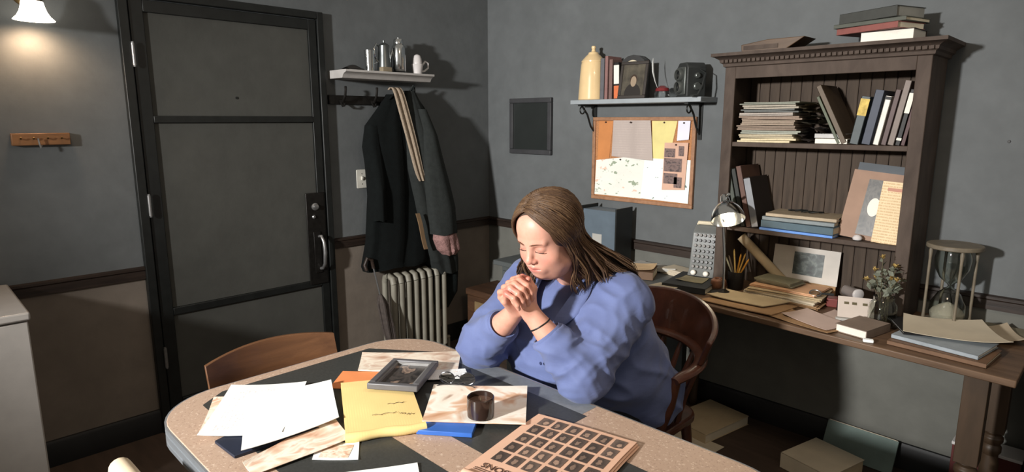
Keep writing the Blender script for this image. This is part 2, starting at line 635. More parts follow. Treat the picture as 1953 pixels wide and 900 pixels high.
for k, (z0, z1, e) in enumerate(((-0.012, -0.002, 0.006), (-0.024, -0.012, 0.0045), (-0.036, -0.024, 0.006), (-0.048, -0.036, 0.0045), (-0.060, -0.048, 0.006))):
    pts = rrect(TX0 - e, TY0 - e, TX1 + e, TY1 + e, 0.20 + e, 10)
    inn = rrect(TX0 + 0.004, TY0 + 0.004, TX1 - 0.004, TY1 - 0.004, 0.196, 10)
    n = len(pts)
    vs = [(x, y, TZ + z0) for x, y in pts] + [(x, y, TZ + z1) for x, y in pts] + [(x, y, TZ + z1) for x, y in inn] + [(x, y, TZ + z0) for x, y in inn]
    fs = []
    for i in range(n):
        j = (i + 1) % n
        fs += [(i, j, n + j, n + i), (n + i, n + j, 2 * n + j, 2 * n + i), (2 * n + i, 2 * n + j, 3 * n + j, 3 * n + i), (3 * n + i, 3 * n + j, j, i)]
    band.add(vs, fs)
band.build('edge_band', m_band, t, angle=50, label='ribbed aluminium edge band')
for x in (TX0 + 0.13, TX1 - 0.13):
    for y in (TY0 + 0.11, TY1 - 0.11):
        sx = -1 if x < 2 else 1
        sy = -1 if y < -2.2 else 1
        lg = MB()
        for o in (0.0, 0.045):
            lg.tube([(x - sx * o, y - sy * (0.045 - o), 0.70), (x + sx * (0.02 - o * 0.4), y + sy * (0.0), 0.35), (x + sx * 0.03, y + sy * 0.03, 0.0)], 0.0115, 10)
        lg.build('leg', m_chrome, t)
# apron under the top
MB().prism(rrect(TX0 + 0.05, TY0 + 0.05, TX1 - 0.05, TY1 - 0.05, 0.12, 6), TZ - 0.055, TZ - 0.03).build('apron', m_grey_lam, t)

# ---------------------------------------------------------------- things on the table
G1 = 'papers on the dining table'
m_white = printed('white_typed', (238, 240, 236), (205, 198, 195), 26, 0.42, 0.12)
m_white2 = M('white_paper', (240, 242, 240), 0.8, var=0.03, scale=6)
m_tanp = picture('tan_brochure', [(0.30, (196, 152, 124)), (0.45, (226, 196, 170)), (0.58, (240, 230, 214)), (0.7, (212, 170, 142))], 3.2, 0.55, 2.0)
m_mag = picture('magazine_spread', [(0.30, (190, 140, 105)), (0.44, (222, 186, 156)), (0.52, (246, 240, 228)), (0.66, (238, 226, 210)), (0.75, (170, 140, 120))], 2.6, 0.35, 5.3)
m_mapp = picture('faded_map_print', [(0.30, (186, 150, 128)), (0.45, (220, 198, 178)), (0.55, (236, 226, 208)), (0.70, (206, 172, 150))], 4.0, 0.6, 9.1)
m_navy = M('navy_cover', (34, 40, 56), 0.5, var=0.15)
m_orange = M('orange_card', (226, 140, 86), 0.7, var=0.06)
m_yellow = printed('yellow_legal_paper', (238, 210, 142), (230, 202, 136), 30, 0.75, 0.02, axis=0)
Z0 = TZ + 0.001
# navy folder under the white sheets
fo = MB().prism([(-0.03, -0.135), (0.085, -0.128), (0.10, 0.10), (-0.10, 0.10)], 0, 0.008).build('folder', m_navy, loc=(1.815, -2.525, Z0), bevel=0.001)
tag(fo, 'dark navy folder peeking out beneath the white sheets on the table', 'folder')
sheet('brochure', 'tan creased brochure under the left corner of white sheets', 'brochure', [(1.70, -2.67), (1.50, -2.56), (1.60, -2.40), (1.78, -2.52)], Z0, m_tanp, group=G1, seed=1)
sheet('paper_sheet', 'large white typed sheet nearest the rounded corner of the table', 'paper', [(1.737, -2.688), (1.472, -2.495), (1.615, -2.31), (1.885, -2.52)], Z0 + 0.010, m_white, group=G1, seed=2, curl=0.006)
sheet('paper_sheet', 'white typed sheet lying on top against the yellow legal pad', 'paper', [(1.912, -2.640), (1.60, -2.50), (1.668, -2.252), (1.925, -2.37)], Z0 + 0.014, m_white2, group=G1, seed=3, curl=0.008)
sheet('brochure', 'long tan creased brochure in front of the white sheets', 'brochure', [(2.02, -2.655), (1.955, -2.655), (1.855, -2.36), (2.035, -2.395)], Z0 + 0.004, m_tanp, group=G1, seed=4, curl=0.014)
o = sheet('photo_card', 'small white bordered card on the black inlay by the brochure', 'card', [(2.047, -2.517), (2.130, -2.434), (2.055, -2.385), (1.975, -2.465)], Z0, m_white2, group=G1, seed=5, curl=0.002)
MB().box(-0.038, -0.035, 0.0018, 0.038, 0.030, 0.0024).build('picture', m_tanp, o)
sheet('orange_card', 'orange card sticking out behind the yellow legal pad', 'card', [(1.59, -2.165), (1.695, -2.075), (1.79, -2.18), (1.685, -2.27)], Z0, m_orange, group=G1, seed=6, curl=0.002)
# yellow legal pad with a curled first page
p = [(2.03, -2.41), (2.13, -2.22), (1.815, -2.055), (1.715, -2.245)]
ang = math.atan2(0.19, 0.10)
t = thing('legal_pad', 'yellow legal pad with its front page rolled over the edge', 'notepad', (1.9225, -2.2325, Z0), ang)
MB().box(-0.107, -0.178, 0, 0.107, 0.178, 0.012).build('pages', m_yellow, t, bevel=0.001)
MB().grid(lambda u, v: (-0.107 + 0.214 * u, -0.178 + 0.356 * v, 0.014 + 0.006 * math.sin(3 * v) * math.sin(2.5 * u) + 0.012 * max(0, v - 0.8) * 3 * (1 - u)), 10, 14, thick=(0, 0, -0.0012)).build('top_page', m_yellow, t, angle=60)
MB().tube([(-0.108 + 0.0216 * k, -0.176 - 0.003 * math.sin(k), 0.013) for k in range(11)], [0.0135 + 0.001 * math.sin(k * 1.3) for k in range(11)], 14).build('rolled_page', m_yellow, t, label='page rolled over the front edge')
m_ink = M('grey_ink', (92, 84, 62), 0.8)
sc = MB()
for (x, y, l) in ((0.06, -0.10, 0.02), (0.045, -0.09, 0.012), (0.02, -0.02, 0.05), (-0.03, -0.08, 0.07)):
    sc.tube([(x + l * k / 6, y + 0.004 * math.sin(k * 2.2), 0.0215) for k in range(7)], 0.0008, 4)
sc.build('scribble', m_ink, t)
# magazine and map under the picture frame
sheet('magazine', 'faded printed sheet spread under the grey picture frame', 'magazine', [(1.63, -2.13), (1.503, -2.035), (1.745, -1.765), (1.885, -1.90)], Z0, m_mapp, thick=0.004, group=G1, seed=7, curl=0.004)
sheet('paper_sheet', 'small white sheet under the picture frame beside the spectacles', 'paper', [(1.86, -2.03), (1.79, -1.985), (1.885, -1.865), (1.952, -1.905)], Z0 + 0.006, m_white, group=G1, seed=8, curl=0.003)
# grey picture frame
ang = math.atan2(-1.941 + 2.037, 1.796 - 1.665)
t = thing('picture_frame', 'grey picture frame with a portrait lying on the table papers', 'picture frame', (1.8215, -2.0715, Z0 + 0.031), (R(-3), R(0), ang))
m_pewter = M('pewter_frame', (104, 103, 105), 0.45, 0.3, var=0.1)
hw, hl = 0.0815, 0.1225
fr = MB()
for (a, b2, c2, d2) in ((-hw, -hl, hw, -hl + 0.020), (-hw, hl - 0.020, hw, hl), (-hw, -hl + 0.020, -hw + 0.020, hl - 0.020), (hw - 0.020, -hl + 0.020, hw, hl - 0.020)):
    fr.box(a, b2, -0.010, c2, d2, 0.010)
fr.build('frame', m_pewter, t, bevel=0.003)
lip = MB()
for (a, b2, c2, d2) in ((-hw + .020, -hl + .020, hw - .020, -hl + 0.026), (-hw + .020, hl - 0.026, hw - .020, hl - .020), (-hw + .020, -hl + 0.026, -hw + 0.026, hl - 0.026), (hw - 0.026, -hl + 0.026, hw - .020, hl - 0.026)):
    lip.box(a, b2, -0.006, c2, d2, 0.005)
lip.build('inner_lip', M('silver_lip', (160, 158, 156), 0.35, 0.5), t)
MB().box(-hw + 0.004, -hl + 0.004, -0.010, hw - 0.004, hl - 0.004, -0.004).build('photograph', picture('dark_portrait', [(0.32, (30, 28, 28)), (0.45, (72, 66, 62)), (0.55, (40, 38, 38)), (0.62, (150, 128, 112)), (0.75, (60, 55, 52))], 2.4, 0.45, 3.1), t, label='dark portrait photograph')
st = MB().cbox((0, 0.03, -0.018), (0.05, 0.14, 0.004), (R(-6), 0, 0)).build('easel_back', m_blk, t)

# blue book below the picture magazine
bk = MB().prism([(-0.078, -0.11), (0.078, -0.11), (0.078, 0.11), (-0.078, 0.11)], 0, 0.013).build('blue_booklet', M('bright_blue_cover', (56, 104, 186), 0.45, var=0.12), loc=(2.12, -2.115, Z0), rot=(0, 0, math.atan2(0.085, 0.11)), bevel=0.0015)
tag(bk, 'bright blue booklet under the picture magazine', 'booklet')
sheet('magazine', 'open glossy magazine with brown pictures under the dark jar', 'magazine', [(2.10, -2.21), (1.935, -2.04), (2.152, -1.835), (2.322, -2.02)], Z0 + 0.014, m_mag, thick=0.003, group=G1, seed=9, curl=0.004)
# dark jar candle
t = thing('candle_jar', 'short dark brown glass candle jar standing on the glossy magazine', 'candle', (2.197, -2.075, Z0 + 0.0185))
m_jar = M('dark_brown_glass', (48, 34, 28), 0.18, var=0.15, coat=0.4)
MB().lathe([(0.034, 0), (0.0385, 0.003), (0.0395, 0.03), (0.039, 0.058), (0.0365, 0.0605), (0.0345, 0.058), (0.0345, 0.046)], 32, cap=False).build('jar', m_jar, t)
MB().lathe([(0.001, 0.002), (0.0345, 0.002), (0.0345, 0.046), (0.001, 0.0465)], 24, cap=False).build('wax', M('brown_wax', (88, 66, 54), 0.5), t)
MB().tube([(0, 0, 0.046), (0.001, 0, 0.056)], 0.0012, 6).build('wick', m_ink, t)
# wire spectacles
t = thing('spectacles', 'folded wire-rimmed spectacles lying between papers by the candle', 'spectacles', (1.985, -1.985, Z0 + 0.020), R(38))
m_wire = M('spectacle_metal', (96, 96, 98), 0.25, 0.9)
for s in (-1, 1):
    cx = s * 0.033
    MB().tube([(cx + 0.024 * math.cos(a), 0.004, 0.018 + 0.020 * math.sin(a)) for a in [2 * math.pi * k / 20 for k in range(20)]], 0.0018, 6, closed=True).build('rim', m_wire, t)
    MB().lathe([(0.0005, 0), (0.0225, 0)], 20, Matrix.Translation((cx, 0.004, 0.018)) @ Euler((R(90), 0, 0)).to_matrix().to_4x4(), cap=False).build('lens', glass('lens_glass'), t)
    MB().tube([(s * 0.057, 0.004, 0.024), (s * 0.058, -0.004, 0.022), (s * 0.02, -0.014, 0.010 + 0.003 * s), (-s * 0.05, -0.018, 0.004), (-s * 0.062, -0.02, 0.0)], 0.0017, 6).build('temple', m_wire, t)
MB().tube([(-0.010, 0.004, 0.022), (0, 0.006, 0.027), (0.010, 0.004, 0.022)], 0.0018, 6).build('bridge', m_wire, t)

# newspaper page of portraits, upside down to the camera
m_news = printed('pink_newsprint', (226, 184, 158), (210, 165, 140), 60, 0.2, 0.03)
org = Vector((2.293, -1.935, 0))
ua = math.atan2(0.061, 0.297)
t = thing('newspaper', 'folded pink newspaper with rows of portrait photographs', 'newspaper', (org.x, org.y, Z0), ua)
PW, PL = 0.303, 0.375


def nz(u, v):
    return 0.0135 + 0.002 * math.sin(u * 3.0) + 0.006 * max(0, u - 0.85) * 4 * 0.4 - 0.008 * (1 - min(1, v / 0.25)) * 0.5


for k in range(3):
    off = 0.004 * (2 - k)
    MB().grid(lambda u, v: (PW * u + off * 1.2, -PL * v - off * 0.3, nz(u, v) - 0.0042 * (2 - k)), 8, 14, thick=(0, 0, -0.0022)).build('page', m_news, t, angle=60)
# the folded-over half bulging near the reader's far side
MB().tube([(PW * 0.0 + 0.01 + PW * k / 8, -PL + 0.005, 0.012) for k in range(9)], 0.012, 12).build('fold', m_news, t)
m_print = None
pm, nt, b = nodes_of('portrait_print')
v = coords(nt, 'Generated')
oi = nt.nodes.new('ShaderNodeObjectInfo')
sp = nt.nodes.new('ShaderNodeSeparateXYZ')
link(nt, v, sp.inputs[0])
r2 = mathn(nt, 'FRACT', mathn(nt, 'MULTIPLY', oi.outputs['Random'], 17.3))
r3 = mathn(nt, 'FRACT', mathn(nt, 'MULTIPLY', oi.outputs['Random'], 41.7))
dx = mathn(nt, 'SUBTRACT', sp.outputs[0], mathn(nt, 'ADD', mathn(nt, 'MULTIPLY', r2, 0.26), 0.37))
dy = mathn(nt, 'MULTIPLY', mathn(nt, 'SUBTRACT', sp.outputs[1], 0.42), 0.75)
rr = mathn(nt, 'SQRT', mathn(nt, 'ADD', mathn(nt, 'MULTIPLY', dx, dx), mathn(nt, 'MULTIPLY', dy, dy)))
wb = nt.nodes.new('ShaderNodeVectorMath')
wb.operation = 'ADD'
link(nt, v, wb.inputs[0])
cb = nt.nodes.new('ShaderNodeCombineXYZ')
link(nt, mathn(nt, 'MULTIPLY', r3, 37.0), cb.inputs[0])
link(nt, mathn(nt, 'MULTIPLY', r2, 29.0), cb.inputs[1])
link(nt, cb.outputs[0], wb.inputs[1])
rr = mathn(nt, 'ADD', rr, mathn(nt, 'MULTIPLY', mathn(nt, 'SUBTRACT', noise(nt, wb.outputs[0], 4.5, 2), 0.5), 0.42))
face = ramp(nt, rr, [(0.17, lin((168, 140, 120))), (0.22, lin((70, 58, 52))), (0.33, lin((86, 74, 66))), (0.5, lin((104, 88, 78)))])
tone = nt.nodes.new('ShaderNodeHueSaturation')
link(nt, face, tone.inputs['Color'])
link(nt, mathn(nt, 'ADD', mathn(nt, 'MULTIPLY', oi.outputs['Random'], 0.9), 0.55), tone.inputs['Value'])
nn = noise(nt, wb.outputs[0], 6, 3)
link(nt, mixc(nt, mathn(nt, 'MULTIPLY', nn, 0.55), tone.outputs[0], lin((60, 50, 46))), b.inputs['Base Color'])
b.inputs['Roughness'].default_value = 0.7
pw, pl = 0.034, 0.045
first = None
for i in range(6):
    for j in range(6):
        cu = 0.030 + pw / 2 + i * 0.0445
        cv = 0.018 + pl / 2 + j * 0.0555
        if j == 5:
            continue
        z = nz((cu) / PW, cv / PL) + 0.0005
        if first is None:
            first = MB().box(-pw / 2, -pl / 2, 0, pw / 2, pl / 2, 0.0004).build('portrait', pm, t)
            q = first
        else:
            q = first.copy()
            COL.objects.link(q)
            q.parent = t
        q.location = (cu, -cv, z)
m_dink = M('newspaper_ink', (72, 52, 42), 0.8)
text_mesh('headline', 'MISSING PERSONS', 0.030, m_dink, t, (PW * 0.5, -0.318, nz(0.5, 0.85) + 0.001), (0, 0, math.pi), 0.0003)
for k, yv in enumerate((-0.337, -0.344)):
    MB().box(0.02, yv, 0.0155, PW - 0.02, yv + 0.0015, 0.0163).build('rule', m_dink, t)
# white sheet corner entering at the bottom of the view
sheet('paper_sheet', 'white sheet whose corner pokes in between the two black inlays', 'paper', [(2.250, -2.338), (2.12, -2.55), (2.38, -2.70), (2.49, -2.48)], Z0, m_white2, group=G1, seed=11, curl=0.003)

# ================================================================ chairs round the table
m_chairw = wood('chair_plywood', (82, 54, 35), (106, 72, 47), 0.4, (30, 3, 30), coat=0.1)


def side_chair(name, label, loc, rz):
    """plywood dining chair; local +x is the sitting direction"""
    c = thing(name, label, 'chair', loc, rz)
    bw = 0.235
    MB().grid(lambda u, v: (-0.20 - 0.05 * (1 - (2 * u - 1) ** 2) - 0.07 * (v - 0.5) * 0.6, -bw + 2 * bw * u, 0.655 + v * (0.145 + 0.022 * (1 - (2 * u - 1) ** 2))), 16, 4, thick=(-0.014, 0, 0)).build('backrest', m_chairw, c, bevel=0.002)
    MB().prism(rrect(-0.20, -0.21, 0.22, 0.21, 0.06, 5), 0.435, 0.455).build('seat', m_chairw, c, bevel=0.005)
    for s in (-1, 1):
        MB().tube([(-0.25, s * 0.205, 0.79), (-0.235, s * 0.20, 0.62), (-0.19, s * 0.19, 0.44), (-0.24, s * 0.20, 0.0)], [0.012, 0.014, 0.016, 0.012], 10).build('leg', m_chairw, c)
        MB().tube([(0.18, s * 0.18, 0.44), (0.21, s * 0.20, 0.0)], [0.016, 0.012], 10).build('leg', m_chairw, c)
    MB().tube([(-0.2, -0.19, 0.25), (-0.2, 0.19, 0.25)], 0.009, 8).build('stretcher', m_chairw, c)
    return c


side_chair('dining_chair', 'plywood dining chair tucked in by the door side of the table', (1.56, -2.29, 0), 0.0)

# cream vinyl chair whose top corner shows low at the left
m_cream = M('cream_vinyl', (214, 196, 168), 0.45, var=0.06, bmp=0.05)
c = thing('vinyl_chair', 'cream vinyl dinette chair with rounded padded back', 'chair', (1.925, -2.83, 0), R(90))
MB().tube([(-0.04, -0.19 + 0.38 * k / 12, 0.748 + 0.010 * math.sin(math.pi * k / 12)) for k in range(13)], [0.026] + [0.026] * 11 + [0.026], 16).build('back_roll', m_cream, c)
MB().grid(lambda u, v: (-0.04 - 0.02 * math.sin(math.pi * u), -0.18 + 0.36 * u, 0.50 + 0.235 * v), 10, 8, thick=(0.036, 0, 0)).build('backrest', m_cream, c, bevel=0.01)
MB().prism(rrect(-0.02, -0.2, 0.31, 0.2, 0.07, 5), 0.42, 0.475).build('seat', m_cream, c, bevel=0.015)
for s in (-1, 1):
    MB().tube([(-0.05, s * 0.16, 0.75), (-0.02, s * 0.17, 0.42), (-0.06, s * 0.19, 0.0)], 0.011, 8).build('leg', m_chrome, c)
    MB().tube([(0.27, s * 0.17, 0.42), (0.30, s * 0.19, 0.0)], 0.011, 8).build('leg', m_chrome, c)

# white enamel cabinet (stove-high) against the left wall
m_enamel = M('white_enamel', (168, 163, 158), 0.3, var=0.06, coat=0.3)
t = thing('enamel_cabinet', 'white enamel kitchen cabinet against the wall under the sconce', 'cabinet', (0.0, -3.22, 0))
MB().box(0.02, -0.33, 0.04, 0.575, 0.335, 0.865).build('body', m_enamel, t, bevel=0.012, seg=3)
MB().box(0.02, -0.34, 0.868, 0.595, 0.342, 0.90).build('top', m_enamel, t, bevel=0.008, seg=3)
dr = MB().box(0.575, -0.325, 0.06, 0.585, 0.333, 0.862).build('door', m_enamel, t, bevel=0.006)
MB().tube([(0.585, -0.27, 0.50), (0.605, -0.27, 0.52), (0.605, -0.27, 0.68), (0.585, -0.27, 0.70)], 0.007, 8).build('handle', m_chrome, dr)
MB().box(0.04, -0.32, 0.0, 0.54, 0.32, 0.04).build('plinth', m_blk, t)

# ================================================================ shelf, hooks, coats and radiator on the left wall
m_shw = M('chalky_white_paint', (172, 168, 164), 0.6, var=0.1, bmp=0.05)
t = thing('wall_shelf', 'chalky white moulded wall shelf above the coat hooks', 'shelf', (0, -0.965, 1.84))
prof = [(0.0, 0.0), (0.155, 0.0), (0.160, 0.006), (0.165, 0.016), (0.178, 0.026), (0.190, 0.030), (0.20, 0.034), (0.20, 0.046), (0.0, 0.046)]
n = len(prof)
vs = [(a, -0.315 + (0.2 - a) * 0.0, b2) for a, b2 in prof] + [(a, 0.315, b2) for a, b2 in prof]
MB().add(vs, [tuple(range(n)), tuple(range(2 * n - 1, n - 1, -1))] + [(i, (i + 1) % n, n + (i + 1) % n, n + i) for i in range(n)]).build('shelf_board', m_shw, t, angle=50)
SZ = 1.886
m_chr = M('polished_steel', (200, 202, 202), 0.16, 1.0, var=0.05)
m_dark = M('dark_leather', (34, 31, 29), 0.5, var=0.2)
# dark pouch
o = MB().grid(lambda u, v: (0.10 + 0.05 * math.cos(math.pi * v) * (1 - 0.3 * u), -0.055 + 0.11 * u, 0.035 * math.sin(math.pi * v) * (0.5 + 0.5 * math.sin(math.pi * min(1, u * 1.1)))), 12, 10).build('pouch', m_dark, loc=(0, -1.17, SZ))
tag(o, 'small dark leather pouch at the door end of the white shelf', 'pouch')
# tumbler
t = thing('steel_tumbler', 'polished steel tumbler beside the dark pouch on the white shelf', 'tumbler', (0.10, -1.060, SZ))
MB().lathe([(0.024, 0), (0.026, 0.002), (0.0295, 0.10), (0.031, 0.125), (0.029, 0.125), (0.025, 0.01), (0.001, 0.006)], 28, cap=False).build('body', m_chr, t)
MB().tube([(0.0, 0.028, 0.10), (0.0, 0.05, 0.09), (0.0, 0.052, 0.06), (0.0, 0.028, 0.045)], 0.004, 8).build('handle', m_chr, t)
# coffee pot
t = thing('coffee_pot', 'polished steel coffee pot with curved handle on the white shelf', 'coffee pot', (0.10, -0.955, SZ))
MB().lathe([(0.042, 0), (0.045, 0.004), (0.038, 0.10), (0.033, 0.155), (0.034, 0.16), (0.02, 0.172), (0.006, 0.178), (0.007, 0.19), (0.001, 0.194)], 28).build('body', M('dull_steel', (120, 124, 124), 0.3, 0.9), t)
MB().tube([(0.0, -0.034, 0.15), (0.01, -0.06, 0.165), (0.012, -0.078, 0.14), (0.008, -0.07, 0.09), (0.0, -0.043, 0.06)], 0.0055, 8).build('handle', m_chr, t)
MB().tube([(0.0, 0.034, 0.08), (0.0, 0.055, 0.12), (0.0, 0.065, 0.15)], [0.012, 0.008, 0.005], 10).build('spout', m_chr, t)
o = MB().box(-0.02, -0.033, 0, 0.02, 0.033, 0.028).build('small_box', M('tan_tin', (128, 116, 96), 0.5), loc=(0.165, -0.99, SZ), bevel=0.003)
tag(o, 'small tan tin in front of the steel coffee pot', 'tin')
# vacuum flask
t = thing('vacuum_flask', 'tall polished steel flask beside the coffee pot on the white shelf', 'flask', (0.105, -0.852, SZ))
MB().lathe([(0.040, 0), (0.043, 0.004), (0.043, 0.15), (0.040, 0.165), (0.032, 0.172)], 32).build('body', m_chr, t)
MB().lathe([(0.030, 0.172), (0.031, 0.174), (0.030, 0.20), (0.026, 0.206), (0.006, 0.208), (0.006, 0.215), (0.001, 0.216)], 24).build('cap', m_chr, t)
MB().lathe([(0.044, 0.0), (0.0445, 0.002), (0.0445, 0.012), (0.043, 0.014)], 32).build('base_ring', m_blk, t)
# mug with a white cup turned over in it
t = thing('white_mug', 'white mug with a smaller cup stacked in it at the shelf end', 'mug', (0.11, -0.715, SZ))
m_wht = M('white_glaze', (205, 200, 198), 0.25, var=0.04, coat=0.3)
MB().lathe([(0.026, 0), (0.029, 0.002), (0.032, 0.03), (0.037, 0.058), (0.039, 0.065), (0.036, 0.065), (0.028, 0.01), (0.001, 0.008)], 28, cap=False).build('body', m_wht, t)
MB().tube([(0.0, 0.035, 0.055), (0.0, 0.062, 0.085), (0.0, 0.085, 0.075), (0.0, 0.085, 0.045), (0.0, 0.055, 0.025), (0, 0.03, 0.02)], 0.0065, 10).build('handle', m_wht, t)
MB().lathe([(0.030, 0.05), (0.031, 0.07), (0.027, 0.10), (0.020, 0.118), (0.008, 0.125), (0.001, 0.126)], 24).build('stacked_cup', m_wht, t)

# ---- hook rack
t = thing('coat_rack', 'dark iron coat rack rail with curled hooks under the white shelf', 'coat rack', (0, -0.96, 1.695))
MB().box(0.0, -0.335, 0, 0.022, 0.30, 0.052).build('rail', m_iron, t, bevel=0.003)
for y in (-0.26, -0.045, 0.085, 0.235):
    h = MB()
    h.tube([(0.022, y, 0.02), (0.05, y, 0.015), (0.075, y, 0.045), (0.085, y, 0.085), (0.078, y + 0.004, 0.10)], [0.009, 0.009, 0.008, 0.007, 0.008], 8)
    h.tube([(0.022, y, 0.02), (0.045, y, -0.012), (0.062, y, -0.01), (0.068, y, 0.006)], [0.008, 0.007, 0.006, 0.007], 8)
    h.build('hook', m_iron, t)


# ---- hanging garments: closed folded cloth, widths and depths along the drop
def garment(name, mat, stations, loc, label, cat, folds=9, amp=0.012, seed=0, parent=None, nseg=44, nz_=46):
    """stations: (z, y_left, y_right, x_back, x_front) from top to bottom; a closed draped body with folds"""
    rnd = random.Random(seed)
    ph = [rnd.uniform(0, 6.28) for _ in range(4)]
    st = stations

    def at(tt):
        f = tt * (len(st) - 1)
        i = min(int(f), len(st) - 2)
        w = f - i
        w = w * w * (3 - 2 * w)
        return [st[i][k] * (1 - w) + st[i + 1][k] * w for k in range(5)]
    vs, fs = [], []
    for j in range(nz_ + 1):
        tt = j / nz_
        z, y0, y1, x0, x1 = at(tt)
        cy, cx, hy, hx = (y0 + y1) / 2, (x0 + x1) / 2, (y1 - y0) / 2, (x1 - x0) / 2
        for k in range(nseg):
            a = 2 * math.pi * k / nseg
            ca, sa = math.cos(a), math.sin(a)
            sq = 1.0 / max(abs(ca) ** 3 + abs(sa) ** 3, 1e-6) ** (1 / 3)
            s01 = 0.5 + 0.5 * ca * sq
            fold = amp * min(1, 0.25 + tt * 1.4) * (math.sin(folds * 2.2 * s01 + ph[0] + 1.2 * tt) * 0.7 + 0.5 * math.sin(folds * 4.1 * s01 + ph[1] - 2 * tt) + 0.35 * math.sin(9 * tt + 5 * s01 + ph[2]))
            x = cx + hx * sa * sq + (fold if sa > 0 else -fold * 0.3)
            vs.append((max(x, 0.006), cy + hy * ca * sq + fold * 0.4 * ca, z + 0.006 * math.sin(11 * s01 + ph[3]) * tt))
    for j in range(nz_):
        for k in range(nseg):
            k2 = (k + 1) % nseg
            fs.append((j * nseg + k, j * nseg + k2, (j + 1) * nseg + k2, (j + 1) * nseg + k))
    fs.append(tuple(range(nseg))[::-1])
    fs.append(tuple(nz_ * nseg + k for k in range(nseg)))
    o = MB().add(vs, fs).build(name, mat, parent, loc if parent is None else None, angle=80)
    return o


m_blkcoat = M('black_wool', (8, 12, 12), 0.95, var=0.25, scale=30, bmp=0.3, bscale=300, spec=0.2, sheen=0.0)
m_greycoat = M('grey_wool', (41, 44, 43), 0.9, var=0.15, scale=40, bmp=0.3, bscale=300, spec=0.2)
m_lining = M('beige_knit', (156, 140, 122), 0.9, var=0.12, scale=60, bmp=0.4, bscale=200, spec=0.2)
m_pink = M('dusty_pink_lace', (146, 112, 108), 0.9, var=0.3, scale=60, bmp=0.5, bscale=120, spec=0.2)
m_green = M('dark_green_wool', (18, 24, 24), 0.9, var=0.25, scale=30, bmp=0.3, spec=0.2)

t = thing('black_coat', 'long black wool coat hanging nearest the door', 'coat', (0, 0, 0.64))
garment('body', m_blkcoat, [(1.12, -0.915, -0.85, 0.03, 0.09), (1.06, -0.965, -0.78, 0.02, 0.12), (0.93, -1.09, -0.68, 0.02, 0.15), (0.78, -1.105, -0.66, 0.02, 0.165), (0.50, -1.09, -0.66, 0.02, 0.17), (0.22, -1.12, -0.66, 0.02, 0.18), (0.06, -1.165, -0.68, 0.02, 0.19), (0.035, -1.16, -0.68, 0.03, 0.19)], None, '', '', 7, 0.013, 3, t)
garment('sleeve', m_blkcoat, [(0.93, -1.095, -1.02, 0.05, 0.13), (0.80, -1.12, -1.02, 0.04, 0.155), (0.55, -1.105, -1.02, 0.06, 0.19), (0.35, -1.11, -1.02, 0.08, 0.20)], None, '', '', 3, 0.008, 5, t, 20, 24)
MB().tube([(0.10, -0.93, 1.09), (0.125, -0.89, 1.135), (0.10, -0.845, 1.10)], 0.006, 8).build('hanging_loop', m_blkcoat, t)

t = thing('scarf', 'beige knitted scarf draped over the hook across the coats', 'scarf', (0, 0, 0.80))
sv = [(0.115, -0.915, 0.985), (0.135, -0.905, 1.00), (0.16, -0.895, 0.97), (0.185, -0.875, 0.85), (0.205, -0.84, 0.68), (0.215, -0.80, 0.50), (0.215, -0.775, 0.42)]


def ribbon(pts, w, th, n=26, wob=0.004):
    pts = [Vector(p) for p in pts]

    def at(f):
        f *= len(pts) - 1
        i = min(int(f), len(pts) - 2)
        p0, p1, p2, p3 = pts[max(i - 1, 0)], pts[i], pts[i + 1], pts[min(i + 2, len(pts) - 1)]
        s = f - i
        return 0.5 * ((2 * p1) + (p2 - p0) * s + (2 * p0 - 5 * p1 + 4 * p2 - p3) * s * s + (3 * p1 - p0 - 3 * p2 + p3) * s ** 3)
    return MB().grid(lambda u, v: at(v) + Vector((wob * math.sin(14 * u) + 0.004 * math.cos(3 * math.pi * u), (u - 0.5) * (w(v) if callable(w) else w), 0)), 8, n, thick=(-th, 0, 0))


ribbon(sv, lambda v: 0.05 + 0.02 * math.sin(math.pi * v), 0.018).build('front_fall', m_lining, t, angle=60)
ribbon([(0.13, -0.875, 1.0), (0.15, -0.86, 0.93), (0.165, -0.84, 0.80), (0.175, -0.81, 0.65)], 0.03, 0.014).build('back_fall', m_lining, t, angle=60)

t = thing('grey_overcoat', 'grey overcoat hanging next to the corner with a pink cuff', 'coat', (0, 0, 0.55))
garment('body', m_greycoat, [(1.235, -0.80, -0.735, 0.05, 0.12), (1.17, -0.83, -0.71, 0.04, 0.15), (1.00, -0.86, -0.64, 0.04, 0.20), (0.75, -0.85, -0.585, 0.04, 0.22), (0.48, -0.80, -0.52, 0.04, 0.23), (0.25, -0.74, -0.47, 0.04, 0.22), (0.12, -0.69, -0.46, 0.05, 0.22), (0.02, -0.64, -0.45, 0.06, 0.20)], None, '', '', 5, 0.012, 8, t)
garment('sleeve', m_greycoat, [(1.12, -0.76, -0.70, 0.10, 0.19), (0.95, -0.76, -0.64, 0.10, 0.24), (0.70, -0.76, -0.585, 0.12, 0.275), (0.48, -0.75, -0.535, 0.14, 0.295), (0.315, -0.735, -0.515, 0.15, 0.295)], None, '', '', 3, 0.009, 10, t, 24, 28)
garment('cuff', m_pink, [(0.335, -0.70, -0.55, 0.17, 0.285), (0.28, -0.705, -0.53, 0.17, 0.29), (0.20, -0.675, -0.525, 0.18, 0.29), (0.165, -0.635, -0.55, 0.19, 0.27)], None, '', '', 8, 0.010, 12, t, 30, 14)
m_tanlin = M('tan_lining', (120, 96, 70), 0.8)
MB().grid(lambda u, v: (0.245 + 0.004 * math.sin(6 * v), -0.855 + 0.028 * u + 0.06 * v, 0.47 - 0.24 * v), 4, 10, thick=(-0.008, 0, 0)).build('lining', m_tanlin, t)
MB().tube([(0.10, -0.80, 1.20), (0.13, -0.768, 1.265), (0.10, -0.735, 1.20)], 0.006, 8).build('hanging_loop', m_greycoat, t)

